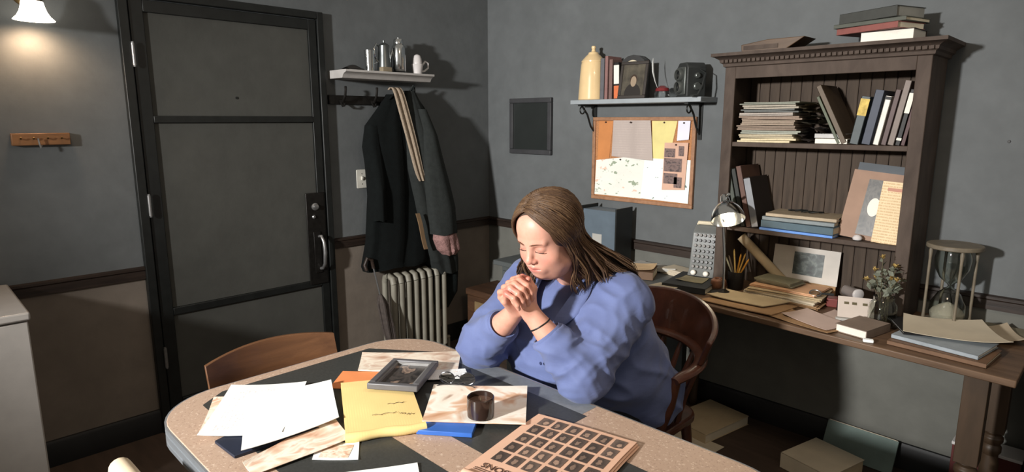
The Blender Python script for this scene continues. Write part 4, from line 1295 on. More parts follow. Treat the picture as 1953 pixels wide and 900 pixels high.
flatbook('hardback_book', 'teal blue book in the flat pile on the middle shelf', 'book', (2.365, -0.17, S2 + 0.014), 0.33, 0.21, 0.034, cov('teal', (68, 88, 98)), m_page, R(-3), GF)
flatbook('hardback_book', 'grey blue thin book third in the flat pile', 'book', (2.36, -0.17, S2 + 0.049), 0.32, 0.20, 0.018, cov('greyblue', (116, 124, 126)), m_page, R(1), GF)
flatbook('notebook', 'worn tan notebook on top of the flat pile', 'notebook', (2.365, -0.165, S2 + 0.068), 0.31, 0.19, 0.016, cov('tan', (162, 146, 122)), m_pagew, R(3), GF)
o = MB()
for k in range(4):
    o.tube([(0.03 * math.cos(a + k) + 0.03 * k - 0.05, 0.02 * math.sin(a * 1.3 + k), 0.004 + 0.003 * math.sin(a * 2 + k) + 0.004) for a in [0.5 * i for i in range(10)]], 0.003, 6)
o = o.build('bead_string', m_blk, loc=(2.36, -0.15, S2 + 0.0845))
tag(o, 'string of dark beads heaped on the tan notebook', 'beads')
# leaning mounted picture and page
t = thing('mounted_picture', 'tan mounted picture with a dark photograph on the middle shelf', 'picture', (2.645, -0.215, S2), (R(-14), R(5), 0))
MB().box(-0.125, 0, 0, 0.118, 0.006, 0.30).build('mount_board', M('tan_mount', (150, 122, 104), 0.7, var=0.1), t)
MB().box(-0.055, -0.004, 0.02, 0.11, 0.0, 0.265).build('photograph', picture('dim_photo', [(0.3, (44, 44, 42)), (0.5, (86, 82, 76)), (0.62, (56, 54, 52)), (0.75, (120, 112, 104))], 5, 0.4, 7.0), t)
MB().lathe([(0.001, 0), (0.022, 0), (0.024, 0.003), (0.001, 0.004)], 20, Matrix.Translation((-0.01, -0.004, 0.145)) @ Euler((R(90), 0, 0)).to_matrix().to_4x4() @ Matrix.Diagonal((1, 1.7, 1, 1))).build('white_oval', m_pagew, t)
MB().box(-0.115, 0.008, 0.0, 0.12, 0.016, 0.335).build('dark_board', M('slate_board', (66, 72, 78), 0.5), t)
t = thing('printed_page', 'cream printed page leaning in front of the mounted picture', 'paper', (2.71, -0.243, S2), (R(-9), R(3), 0))
MB().box(-0.045, 0, 0, 0.052, 0.002, 0.262).build('sheet', vprint('cream_page_print', (232, 208, 170), (204, 176, 138), 22, 0.55), t)
MB().box(-0.022, -0.0008, 0.222, 0.044, 0.0, 0.236).build('title_block', M('faded_red_print', (190, 140, 120), 0.8), t)
t = thing('silver_egg', 'small silver shell ornament at the foot of the mounted picture', 'ornament', (2.612, -0.243, S2))
MB().lathe([(0.010, 0), (0.018, 0.004), (0.020, 0.012), (0.013, 0.022), (0.002, 0.026)], 18).build('shell', m_wht, t)
MB().lathe([(0.012, 0), (0.013, 0.002)], 14).build('foot', m_steel, t)

# ================================================================ desks
m_desk = wood('desk_wood', (82, 62, 46), (112, 88, 68), 0.45, (3, 30, 30))
m_leg = wood('desk_leg_wood', (58, 45, 32), (74, 57, 42), 0.5, (20, 20, 3))
t = thing('writing_desk', 'wooden writing desk with turned legs carrying the bookcase', 'desk', (0, 0, 0))
MB().prism([(1.755, -0.570), (3.245, -0.675), (3.245, -0.024), (1.755, -0.024)], DZ - 0.026, DZ).build('desk_top', m_desk, t, bevel=0.004)
lprof = [(0.020, 0.0), (0.026, 0.015), (0.022, 0.04), (0.024, 0.10), (0.032, 0.26), (0.026, 0.30), (0.034, 0.315), (0.034, 0.335), (0.027, 0.345), (0.036, 0.36), (0.036, 0.375), (0.028, 0.385), (0.036, 0.40)]
for (x, y) in ((3.135, -0.585), (3.165, -0.23), (1.80, -0.50), (1.80, -0.085)):
    lg = MB().box(x - 0.036, y - 0.036, 0.40, x + 0.036, y + 0.036, DZ - 0.0262)
    lg.lathe(lprof, 20, Matrix.Translation((x, y, 0)))
    lg.build('leg', m_leg, t, bevel=0.002)
MB().box(3.125, -0.548, 0.66, 3.145, -0.267, DZ - 0.0262).build('end_apron', m_desk, t)
MB().box(1.837, -0.10, 0.66, 3.12, -0.085, DZ - 0.0262).build('back_apron', m_desk, t)

m_steeld = M('grey_steel_desk', (78, 82, 82), 0.45, var=0.1, scale=6)
t = thing('steel_desk', 'low grey steel desk in the dim corner behind the person', 'desk', (0, 0, 0))
MB().box(0.66, -0.58, 0.715, 1.745, -0.024, 0.745).build('desk_top', m_steeld, t, bevel=0.004)
for (x0, x1) in ((0.70, 1.06), (1.36, 1.70)):
    p_ = MB().box(x0, -0.54, 0.10, x1, -0.05, 0.714).build('pedestal', m_steeld, t, bevel=0.005)
    for k in range(3):
        d_ = MB().box(x0 + 0.012, -0.552, 0.13 + 0.19 * k, x1 - 0.012, -0.54, 0.30 + 0.19 * k).build('drawer', m_steeld, t, bevel=0.003)
        MB().tube([(x0 + 0.12, -0.552, 0.22 + 0.19 * k), (x0 + 0.14, -0.57, 0.22 + 0.19 * k), (x1 - 0.14, -0.57, 0.22 + 0.19 * k), (x1 - 0.12, -0.552, 0.22 + 0.19 * k)], 0.005, 6).build('handle', m_steel, d_)
    MB().box(x0 + 0.02, -0.52, 0.0, x1 - 0.02, -0.07, 0.10).build('plinth', m_blk, t)

# ---------------------------------------------------------------- on the steel desk
SD = 0.746
GP = 'loose papers on the desks'
m_beige = M('beige_paper', (176, 158, 128), 0.8, var=0.1, scale=8)
m_beige2 = M('pale_beige_paper', (196, 184, 162), 0.8, var=0.08, scale=8)
m_grp = M('grey_paper', (168, 166, 160), 0.8, var=0.08, scale=8)
m_pinkp = M('pinkish_paper', (190, 168, 158), 0.8, var=0.06, scale=8)
m_kraft = M('kraft_paper', (150, 118, 84), 0.8, var=0.12, scale=10)
t = thing('file_box', 'upright blue grey file box standing behind the seated person', 'file box', (1.19, -0.13, SD))
MB().box(-0.125, -0.07, 0.0, 0.125, 0.07, 0.325).build('case', M('slate_blue_board', (86, 98, 108), 0.6, var=0.1), t, bevel=0.003)
for s in (-1, 1):
    MB().box(s * 0.128 - 0.004, -0.085, 0.0, s * 0.128 + 0.004, 0.08, 0.345).build('end_plate', m_blk, t, bevel=0.001)
MB().box(-0.05, -0.072, 0.12, 0.02, -0.070, 0.18).build('spine_label', m_grp, t)
MB().lathe([(0.01, 0), (0.01, 0.003)], 14, Matrix.Translation((0.0, -0.072, 0.07)) @ Euler((R(90), 0, 0)).to_matrix().to_4x4()).build('finger_ring', m_steel, t)
flatbook('hardback_book', 'cream paged book lying in front of the file box', 'book', (1.30, -0.30, SD), 0.20, 0.15, 0.05, cov('clay', (120, 96, 74)), m_pagew, R(30))
flatbook('ledger', 'brown ledger topped with papers on the steel desk', 'ledger', (1.50, -0.30, SD), 0.26, 0.18, 0.045, cov('brownledger', (96, 72, 52)), m_page, R(24))
sheet('paper_sheet', 'warm beige sheet on the brown ledger on the steel desk', 'paper', [(1.40, -0.42), (1.64, -0.32), (1.58, -0.17), (1.36, -0.27)], SD + 0.047, M('warm_beige', (208, 178, 138), 0.8), group=GP, seed=21, curl=0.01)
sheet('paper_sheet', 'pale grey crumpled sheet near the wall on the steel desk', 'paper', [(1.37, -0.20), (1.68, -0.14), (1.66, -0.04), (1.40, -0.06)], SD + 0.002, m_grp, thick=0.02, group=GP, seed=22, curl=0.02)
o = MB()
for k in range(7):
    o.box(-0.06 + 0.002 * (k % 3), -0.11, 0.0045 * k, 0.06 + 0.002 * (k % 2), 0.11, 0.0045 * k + 0.004)
o = o.build('envelope_bundle', m_beige2, loc=(1.70, -0.10, SD), rot=(0, 0, R(80)))
tag(o, 'bundle of pale envelopes at the wall end of the steel desk', 'envelopes')

# ---------------------------------------------------------------- on the writing desk
Z1 = DZ + 0.001
flatbook('ledger', 'black flat ledger at the chair end of the writing desk', 'ledger', (1.895, -0.33, Z1), 0.22, 0.30, 0.03, cov('blackledger', (44, 46, 46)), m_page, R(10))
sheet('paper_sheet', 'olive grey sheet lying on the black flat ledger', 'paper', [(1.83, -0.40), (1.97, -0.38), (1.95, -0.27), (1.83, -0.29)], Z1 + 0.031, M('olive_paper', (132, 124, 98), 0.8), group=GP, seed=23)
flatbook('notebook', 'cream notebook half under the black ledger by the chair', 'notebook', (1.83, -0.505, Z1), 0.12, 0.09, 0.018, m_beige2, m_pagew, R(-8))
# adding machine
t = thing('adding_machine', 'old grey adding machine with rows of keys beside the bookcase', 'adding machine', (1.862, -0.145, Z1), R(12))
m_add = M('grey_machine_paint', (108, 110, 108), 0.4, var=0.1)
MB().prism([(-0.10, 0), (0.075, 0), (0.075, 0.27), (0.02, 0.285), (-0.03, 0.25), (-0.075, 0.06), (-0.10, 0.03)], -0.068, 0.068, Euler((R(90), 0, R(90))).to_matrix().to_4x4()).build('case', m_add, t, bevel=0.005)
m_key = M('ivory_key', (190, 186, 176), 0.4)
m_keyg = M('grey_key', (120, 116, 112), 0.5)
m_keyd = M('dark_key', (52, 50, 50), 0.4)
kk = None
for r_ in range(7):
    for c_ in range(5):
        f = (r_ + 0.5) / 7
        yy, zz = -0.075 + 0.045 * f, 0.06 + 0.19 * f
        MB().lathe([(0.0075, 0), (0.0085, 0.006), (0.007, 0.009)], 8, Matrix.Translation((-0.045 + 0.0225 * c_, yy - 0.002, zz)) @ Euler((R(76), 0, 0)).to_matrix().to_4x4()).build('key', m_keyd if r_ % 2 else m_keyg, t)
for x in (-0.035, 0.03):
    MB().lathe([(0.013, 0), (0.014, 0.008), (0.010, 0.014)], 14, Matrix.Translation((x, -0.098, 0.045)) @ Euler((R(70), 0, 0)).to_matrix().to_4x4()).build('knob', m_pagew, t)
MB().tube([(0.07, 0.0, 0.05), (0.085, 0.0, 0.07), (0.085, -0.01, 0.25), (0.08, -0.015, 0.36)], [0.006, 0.006, 0.005, 0.005], 8).build('crank_rod', m_steel, t)
MB().lathe([(0.004, 0), (0.011, 0.01), (0.012, 0.03), (0.007, 0.045), (0.001, 0.048)], 12, Matrix.Translation((0.08, -0.015, 0.355))).build('crank_knob', m_steel, t)
MB().tube([(-0.055, 0.02, 0.285), (-0.055, 0.02, 0.295), (0.055, 0.02, 0.295), (0.055, 0.02, 0.285)], 0.010, 8).build('paper_roll', m_page, t)
# desk lamp
t = thing('desk_lamp', 'chrome gooseneck desk lamp lit at the bookcase end', 'lamp', (2.085, -0.385, Z1))
MB().lathe([(0.065, 0), (0.068, 0.004), (0.062, 0.014), (0.02, 0.022), (0.009, 0.03)], 28).build('base', m_iron, t)
MB().tube([(0, 0, 0.025), (-0.01, 0.01, 0.20), (-0.03, 0.02, 0.34), (-0.015, 0.0, 0.47), (0.012, -0.03, 0.495)], 0.007, 10).build('neck', m_chr, t)
T = Matrix.Translation((0.022, -0.04, 0.375)) @ Euler((R(-24), R(-26), 0)).to_matrix().to_4x4()
MB().lathe([(0.078, 0.0), (0.0785, 0.003), (0.074, 0.025), (0.062, 0.055), (0.042, 0.080), (0.022, 0.095), (0.020, 0.125), (0.014, 0.132), (0.0135, 0.13), (0.018, 0.09), (0.040, 0.076), (0.060, 0.052), (0.072, 0.024), (0.0765, 0.0)], 36, T, cap=False).build('shade', m_chr, t, label='chrome dome lamp shade')
ml, nt, b = nodes_of('lit_bulb')
b.inputs['Emission Color'].default_value = (1.0, 0.86, 0.62, 1)
b.inputs['Emission Strength'].default_value = 30
MB().lathe([(0.008, 0.075), (0.022, 0.055), (0.030, 0.030), (0.022, 0.010), (0.004, 0.002)], 18, T).build('bulb', ml, t)
lamp_l = add_light('desk_lamp_light', 'POINT', (2.112, -0.433, Z1 + 0.35), 0.5, (1.0, 0.76, 0.5), 0.02)
# pencil cup
t = thing('pencil_cup', 'dark round cup holding pencils beside the lit desk lamp', 'pencil cup', (2.075, -0.235, Z1))
MB().lathe([(0.034, 0), (0.037, 0.004), (0.040, 0.09), (0.038, 0.09), (0.034, 0.008), (0.001, 0.007)], 24, cap=False).build('cup', m_dark, t)
pc = [(196, 140, 52), (190, 150, 70), (150, 120, 60), (120, 112, 86), (96, 84, 70)]
for k in range(6):
    a = 0.2 + k * 1.05
    tip = Vector((0.035 * math.cos(a) * 1.5, 0.035 * math.sin(a) * 1.5, 0.15 + 0.015 * (k % 3)))
    bs = Vector((-0.012 * math.cos(a), -0.012 * math.sin(a), 0.010))
    MB().tube([bs, tip, tip + (tip - bs).normalized() * 0.012], [0.0042, 0.0042, 0.0008], 6).build('pencil', M('pencil_%d' % (k % 5), pc[k % 5], 0.5), t)
# briar pipe
t = thing('smoking_pipe', 'round brown smoking pipe lying before the pencil cup', 'pipe', (2.025, -0.315, Z1))
m_briar = wood('briar', (104, 66, 46), (136, 92, 66), 0.35, (30, 30, 30), coat=0.3)
MB().lathe([(0.012, 0.0), (0.030, 0.006), (0.040, 0.028), (0.036, 0.05), (0.024, 0.060), (0.018, 0.058), (0.014, 0.03)], 24, cap=False).build('bowl', m_briar, t)
MB().tube([(-0.03, -0.01, 0.02), (-0.06, -0.035, 0.016), (-0.09, -0.06, 0.010)], [0.010, 0.008, 0.007], 10).build('shank', m_briar, t)
MB().tube([(-0.09, -0.06, 0.010), (-0.115, -0.078, 0.008), (-0.14, -0.09, 0.007)], [0.006, 0.006, 0.004], 8).build('stem', m_page, t)
# rolled plan
o = MB().tube([(0, 0, 0), (0.20, 0.05, -0.20)], 0.024, 16).tube([(-0.0005, -0.0002, 0.0005), (0.2005, 0.0502, -0.2005)], 0.012, 12).build('rolled_plan', m_beige, loc=(2.05, -0.15, 1.02))
tag(o, 'rolled beige paper tube slanting under the middle shelf', 'paper roll')
# postcard frame at the back
t = thing('postcard_frame', 'white matted picture card standing at the back below the shelf', 'picture', (2.345, -0.085, Z1 + 0.06), (R(-8), 0, 0))
MB().box(-0.155, 0, 0, 0.155, 0.006, 0.165).build('mat', M('greywhite_mat', (186, 180, 172), 0.6, var=0.08), t)
MB().box(-0.055, -0.0015, 0.03, 0.085, 0.0, 0.14).build('picture', picture('dark_landscape', [(0.3, (30, 34, 34)), (0.5, (58, 66, 64)), (0.65, (96, 104, 100)), (0.75, (44, 48, 44))], 4, 0.4, 1.3), t)
MB().box(-0.150, 0.006, -0.058, 0.150, 0.020, 0.10).build('stand', m_kraft, t)
# pile of papers under the shelf
GD = 'papers piled on the desk below the bookcase shelf'
specs = [('lowest kraft folder in the desk pile below the shelf', m_kraft, 0.34, 0.22, 0.016, 4), ('cream second folder in the desk pile below the shelf', m_beige2, 0.33, 0.21, 0.014, -2), ('tan third folder in the desk pile below the shelf', m_beige, 0.33, 0.20, 0.014, 6), ('peach paper bundle fourth in the desk pile below the shelf', M('peach_paper', (202, 158, 122), 0.8, var=0.08), 0.30, 0.19, 0.012, 1), ('small olive book topping the desk pile below the shelf', M('olivebook', (122, 118, 98), 0.7), 0.18, 0.13, 0.022, -6)]
z = Z1
for k, (lab, mm, w, d_, h, rz) in enumerate(specs):
    o = MB()
    nl = 4
    rr = random.Random(40 + k)
    for j in range(nl):
        dx, dy = rr.uniform(-0.008, 0.008), rr.uniform(-0.006, 0.006)
        o.box(-w / 2 + dx, -d_ / 2 + dy, h * j / nl, w / 2 + dx, d_ / 2 + dy, h * (j + 1) / nl - 0.0006)
    o = o.build('paper_bundle', mm, loc=(2.33 - (0.05 if k == 4 else 0), -0.235 + 0.01 * k, z), rot=(0, 0, R(rz)))
    tag(o, lab, 'paper bundle', GD)
    z += h + 0.0008
t = thing('magnifier', 'small magnifying glass resting on the desk paper pile', 'magnifier', (2.47, -0.27, Z1 + 0.062), (R(20), 0, R(20)))
MB().tube([(0.024 * math.cos(a), 0.024 * math.sin(a), 0) for a in [2 * math.pi * k / 20 for k in range(20)]], 0.003, 6, closed=True).build('ring', m_steel, t)
MB().lathe([(0.0005, -0.0012), (0.022, 0), (0.0005, 0.0012)], 20, cap=False).build('lens', glass('lens_glass'), t)
MB().tube([(0.024, 0, 0), (0.075, 0, 0)], [0.004, 0.006], 8).build('handle', m_blk, t)
o = MB().box(-0.045, -0.03, 0, 0.045, 0.03, 0.04).build('red_tin', M('dark_red_tin', (112, 52, 48), 0.45, var=0.15), loc=(2.545, -0.20, Z1), rot=(0, 0, R(15)), bevel=0.004)
tag(o, 'dark red tin box beside the paper pile on the desk', 'tin')
t = thing('film_canister', 'grey film canister with a white lid lying on the red tin', 'canister', (2.585, -0.15, Z1 + 0.041 + 0.024), (0, R(90), R(-35)))
MB().lathe([(0.022, -0.04), (0.024, -0.038), (0.024, 0.038)], 20).build('can', M('grey_can', (138, 130, 126), 0.35, 0.4), t)
MB().lathe([(0.0245, 0.036), (0.0255, 0.038), (0.0255, 0.048), (0.022, 0.050)], 20).build('lid', m_wht, t)
# tent calendar
t = thing('desk_calendar', 'white folded desk calendar with dark figures on the writing desk', 'calendar', (2.655, -0.325, Z1), R(20))
m_cal = M('calendar_white', (196, 184, 174), 0.7, var=0.05)
MB().add([(-0.068, -0.055, 0.004), (0.068, -0.055, 0.004), (0.068, 0.02, 0.085), (-0.068, 0.02, 0.085), (-0.068, -0.052, 0.0), (0.068, -0.052, 0.0), (0.068, 0.023, 0.082), (-0.068, 0.023, 0.082)], [(0, 1, 2, 3), (7, 6, 5, 4), (0, 4, 5, 1), (1, 5, 6, 2), (2, 6, 7, 3), (3, 7, 4, 0)]).build('front_leaf', m_cal, t)
MB().add([(-0.068, 0.02, 0.085), (0.068, 0.02, 0.085), (0.068, 0.075, 0.0), (-0.068, 0.075, 0.0), (-0.068, 0.018, 0.082), (0.068, 0.018, 0.082), (0.068, 0.071, 0.0), (-0.068, 0.071, 0.0)], [(0, 1, 2, 3), (7, 6, 5, 4), (0, 4, 5, 1), (1, 5, 6, 2), (2, 6, 7, 3), (3, 7, 4, 0)]).build('back_leaf', m_dark, t)
MB().box(-0.075, -0.075, 0, 0.075, -0.050, 0.012).build('foot', m_grp, t, bevel=0.003)
for x in (-0.035, -0.005, 0.035):
    MB().box(-0.009, -0.0075, 0, 0.009, 0.0045, 0.0008, Matrix.Translation((x, -0.001, 0.0632)) @ Euler((R(47.2), 0, 0)).to_matrix().to_4x4()).build('printed_mark', m_ink, t)
# white book
flatbook('hardback_book', 'thick white paged book at the front edge of the writing desk', 'book', (2.735, -0.495, Z1), 0.18, 0.125, 0.034, M('taupe_cover', (128, 112, 100), 0.6), m_pagew, R(78))
sheet('paper_sheet', 'pinkish sheet pointing to the desk edge under the white book', 'paper', [(2.42, -0.52), (2.64, -0.62), (2.68, -0.47), (2.47, -0.36)], Z1 + 0.007, m_pinkp, group=GP, seed=31, curl=0.003)
sheet('paper_sheet', 'kraft sheet sticking out below the pinkish sheet at the edge', 'paper', [(2.36, -0.565), (2.65, -0.638), (2.69, -0.50), (2.40, -0.40)], Z1 + 0.003, m_kraft, group=GP, seed=32, curl=0.002)
sheet('paper_sheet', 'large beige sheet on the desk in front of the pencil cup', 'paper', [(2.055, -0.50), (2.33, -0.50), (2.40, -0.30), (2.09, -0.36)], Z1 + 0.012, m_beige, thick=0.004, group=GP, seed=33, curl=0.006)
sheet('paper_sheet', 'brown sheet layered beneath the large beige sheet', 'paper', [(2.06, -0.565), (2.40, -0.575), (2.43, -0.36), (2.10, -0.38)], Z1 + 0.004, m_kraft, thick=0.004, group=GP, seed=34, curl=0.003)
sheet('paper_sheet', 'pale sheet beside the desk calendar on the writing desk', 'paper', [(2.53, -0.44), (2.61, -0.46), (2.66, -0.33), (2.56, -0.28)], Z1 + 0.002, m_pinkp, group=GP, seed=35, curl=0.002)
o = MB().box(-0.018, -0.011, 0, 0.018, 0.011, 0.012).build('eraser', m_white2, loc=(2.79, -0.615, Z1), rot=(0, 0, R(20)), bevel=0.003)
tag(o, 'small white eraser at the very edge of the writing desk', 'eraser')
# dried flowers in a glass jar
t = thing('flower_jar', 'glass jar of dried flowers at the foot of the bookcase', 'flowers', (2.765, -0.352, Z1))
MB().lathe([(0.048, 0), (0.052, 0.004), (0.054, 0.05), (0.050, 0.09), (0.038, 0.108), (0.040, 0.122), (0.037, 0.122), (0.035, 0.108), (0.047, 0.088), (0.051, 0.05), (0.048, 0.007), (0.001, 0.006)], 28, cap=False).build('jar', glass('jar_glass', (222, 226, 220)), t)
rr = random.Random(9)
stems, leaves, blooms = MB(), MB(), MB()
for k in range(16):
    a = rr.uniform(0, 6.28)
    sp_ = rr.uniform(0.02, 0.075)
    h = rr.uniform(0.17, 0.30)
    p0 = Vector((rr.uniform(-0.02, 0.02), rr.uniform(-0.02, 0.02), 0.012))
    p1 = Vector((0.02 * math.cos(a), 0.02 * math.sin(a), 0.12))
    p2 = Vector((sp_ * math.cos(a), sp_ * math.sin(a) * 0.8, h))
    stems.tube([p0, p1, (p1 + p2) / 2 + Vector((0, 0, 0.012)), p2], 0.0013, 5)
    for j in range(5):
        f = rr.uniform(0.3, 1.0)
        c = p1.lerp(p2, f)
        T = Matrix.Translation(c) @ Euler((rr.uniform(-1.2, 1.2), rr.uniform(-1.2, 1.2), rr.uniform(0, 6.28))).to_matrix().to_4x4()
        leaves.add([(0, 0, 0), (0.010, 0.014, 0.003), (0, 0.034, 0), (-0.010, 0.014, 0.003)], [(0, 1, 2, 3)], T)
    if k % 2 == 0:
        for j in range(7):
            T = Matrix.Translation(p2) @ Euler((rr.uniform(-0.5, 0.5) + 0.9, 0, j * 0.9)).to_matrix().to_4x4()
            blooms.add([(0, 0, 0), (0.007, 0.012, 0.004), (0, 0.022, 0.0), (-0.007, 0.012, 0.004)], [(0, 1, 2, 3)], T)
stems.build('stems', M('dry_stem', (84, 78, 56), 0.8), t)
leaves.build('leaves', M('dry_leaf', (112, 116, 102), 0.8, var=0.3, scale=30), t)
blooms.build('blooms', M('dry_bloom', (168, 142, 84), 0.8, var=0.35, scale=40), t)
# hourglass
t = thing('hourglass', 'large wooden hourglass with white sand at the end of the desk', 'hourglass', (2.955, -0.185, Z1))
m_hg = wood('hourglass_wood', (92, 84, 70), (120, 110, 94), 0.5, (12, 12, 12))
HH = 0.345
hexa = [(0.098 * math.cos(a), 0.098 * math.sin(a)) for a in [2 * math.pi * k / 28 for k in range(28)]]
MB().prism(hexa, 0, 0.018).build('base_plate', m_hg, t, bevel=0.004)
MB().prism(hexa, HH - 0.018, HH).build('top_plate', m_hg, t, bevel=0.004)
for k in range(4):
    a = 0.5 + k * math.pi / 2
    x, y = 0.082 * math.cos(a), 0.082 * math.sin(a)
    MB().lathe([(0.005, 0.018), (0.008, 0.03), (0.0055, 0.06), (0.0055, HH - 0.06), (0.008, HH - 0.03), (0.005, HH - 0.018)], 12, Matrix.Translation((x, y, 0))).build('post', m_hg, t)
gp = [(0.030, 0.019), (0.056, 0.026), (0.064, 0.06), (0.060, 0.10), (0.040, 0.14), (0.012, 0.165), (0.006, HH / 2), (0.012, HH - 0.165), (0.040, HH - 0.14), (0.060, HH - 0.10), (0.064, HH - 0.06), (0.056, HH - 0.026), (0.030, HH - 0.019)]
MB().lathe(gp + [(r_ - 0.002, z_) for r_, z_ in gp[::-1]], 32, cap=False).build('glass_bulbs', glass('jar_glass'), t)
MB().lathe([(0.0005, 0.022), (0.054, 0.028), (0.0615, 0.06), (0.050, 0.075), (0.02, 0.095), (0.0005, 0.105)], 28, cap=False).build('sand', M('white_sand', (214, 202, 188), 0.9, var=0.06, scale=300), t)
# pile of sheets and books at the end of the desk
GE = 'papers at the end of the writing desk'
flatbook('hardback_book', 'brown flat book lowest at the end of the writing desk', 'book', (3.01, -0.505, Z1), 0.31, 0.20, 0.017, cov('walnut', (112, 84, 62)), m_page, R(-5))
flatbook('hardback_book', 'pale blue grey book under the big beige sheet', 'book', (3.005, -0.48, Z1 + 0.018), 0.28, 0.20, 0.016, cov('powder', (150, 158, 164)), m_pagew, R(-9))
flatbook('folder', 'black folder poking out under the big beige sheet', 'folder', (2.905, -0.40, Z1 + 0.0345), 0.16, 0.22, 0.008, cov('black', (26, 24, 24)), m_grp, R(28))
sheet('paper_sheet', 'big curling beige sheet lying over the books at the desk end', 'paper', [(2.885, -0.545), (3.205, -0.475), (3.075, -0.19), (2.835, -0.33)], Z1 + 0.0435, m_beige2, thick=0.0015, group=GE, seed=51, curl=0.016, curls=[0.2, 0.9, 0.4, 0.6])
sheet('paper_sheet', 'second curling beige sheet behind the big one at desk end', 'paper', [(3.06, -0.34), (3.23, -0.26), (3.14, -0.05), (3.02, -0.18)], Z1 + 0.010, M('sand_paper', (188, 172, 148), 0.8, var=0.06), thick=0.0015, group=GE, seed=52, curl=0.014)
flatbook('notebook', 'olive notebook lying behind the hourglass by the wall', 'notebook', (3.14, -0.10, Z1), 0.16, 0.13, 0.009, M('olive_note', (118, 112, 94), 0.7), m_page, R(-6))

# ================================================================ on the floor
flatbook('paper_stack', 'pale stack of files on the floor beside the armchair', 'paper bundle', (1.985, -0.26, 0.001), 0.25, 0.36, 0.05, m_beige, m_beige2, R(-10))
sheet('paper_sheet', 'cream sheet slipped off the file stack on the floor', 'paper', [(1.86, -0.62), (2.14, -0.60), (2.16, -0.42), (1.90, -0.40)], 0.002, m_beige2, seed=61)
flatbook('paper_stack', 'cream paper stack on the floor under the writing desk', 'paper bundle', (2.575, -0.30, 0.001), 0.24, 0.27, 0.075, m_beige2, m_beige, R(-14))
t = thing('teal_folder', 'pale teal folder leaning on the baseboard under the desk', 'folder', (2.66, -0.105, 0.001), (R(-28), 0, R(-2)))
MB().box(-0.155, -0.006, 0, 0.155, 0.006, 0.155).build('cover', M('pale_teal', (112, 128, 122), 0.7, var=0.1), t, bevel=0.001)
MB().box(-0.15, -0.004, 0.004, 0.15, 0.004, 0.158).build('pages', m_beige2, t)
t = thing('red_carton', 'dark red carton with a white lid edge on the floor', 'carton', (3.145, -0.090, 0.001))
MB().box(-0.115, -0.06, 0, 0.115, 0.055, 0.255).build('body', M('dark_red_card', (84, 36, 34), 0.6, var=0.15), t, bevel=0.002)
MB().box(-0.118, -0.063, 0.255, 0.118, 0.058, 0.268).build('lid', m_wht, t, bevel=0.002)
t = thing('steel_cabinet', 'black steel cabinet just past the end of the writing desk', 'cabinet', (3.46, -0.14, 0))
MB().box(-0.185, -0.11, 0.02, 0.185, 0.10, 0.72).build('body', m_blk, t, bevel=0.005)
for k in range(3):
    d_ = MB().box(-0.17, -0.12, 0.04 + 0.225 * k, 0.17, -0.11, 0.25 + 0.225 * k).build('drawer', m_blk, t, bevel=0.003)
    MB().tube([(-0.05, -0.12, 0.19 + 0.225 * k), (-0.04, -0.135, 0.19 + 0.225 * k), (0.04, -0.135, 0.19 + 0.225 * k), (0.05, -0.12, 0.19 + 0.225 * k)], 0.004, 6).build('handle', m_steel, d_)
MB().box(-0.17, -0.10, 0.0, 0.17, 0.09, 0.02).build('plinth', m_blk, t)

# ================================================================ banker's armchair for the seated person
m_arm = wood('dark_cherry', (62, 34, 24), (96, 56, 40), 0.35, (10, 10, 10), coat=0.3)
t = thing('armchair', 'dark curved wooden armchair under the seated person', 'chair', (2.066, -1.205, 0))
# curved back and arm bow: half ring open to -y
bow = []
for k in range(25):
    a = R(-10 + 200 * k / 24)
    bow.append((0.300 * math.cos(a), 0.02 + 0.30 * math.sin(a), 0.685 + 0.012 * math.sin(a)))
bow = [(bow[0][0] - 0.004, bow[0][1] - 0.05, 0.678)] + bow + [(bow[-1][0] + 0.004, bow[-1][1] - 0.05, 0.678)]
MB().tube(bow, [0.020] + [0.026] * (len(bow) - 2) + [0.020], 12, flat=0.62).build('arm_bow', m_arm, t)
vs = []


def backf(u, v):
    a = R(8 + 164 * u)
    r_ = 0.300 + 0.032 * v
    tz = 0.70 + v * (0.09 + 0.09 * math.sin(a) ** 1.2)
    return r_ * math.cos(a), 0.02 + (r_ + 0.012) * math.sin(a), tz


MB().grid(lambda u, v: backf(u, v), 28, 6, thick=(0, 0.0, 0)).build('backrest_face', m_arm, t) if False else None
bk_ = MB()
nu, nv = 28, 6
inn = [[Vector(backf(i / nu, j / nv)) for i in range(nu + 1)] for j in range(nv + 1)]
out = [[Vector((p.x * 1.07, 0.02 + (p.y - 0.02) * 1.07, p.z)) for p in row] for row in inn]
vs = [p for r_ in inn for p in r_] + [p for r_ in out for p in r_]
o_ = (nu + 1) * (nv + 1)
fs = []
for j in range(nv):
    for i in range(nu):
        a_, b_, c_, d_ = j * (nu + 1) + i, j * (nu + 1) + i + 1, (j + 1) * (nu + 1) + i + 1, (j + 1) * (nu + 1) + i
        fs += [(a_, b_, c_, d_), (d_ + o_, c_ + o_, b_ + o_, a_ + o_)]
ring = [i for i in range(nu + 1)] + [j * (nu + 1) + nu for j in range(1, nv + 1)] + [nv * (nu + 1) + i for i in range(nu - 1, -1, -1)] + [j * (nu + 1) for j in range(nv - 1, 0, -1)]
fs += [(ring[k], ring[k - 1], ring[k - 1] + o_, ring[k] + o_) for k in range(len(ring))]
bk_.add(vs, fs).build('backrest', m_arm, t, bevel=0.006)
MB().prism(rrect(-0.25, -0.25, 0.25, 0.23, 0.09, 6), 0.415, 0.45).build('seat', m_arm, t, bevel=0.010)
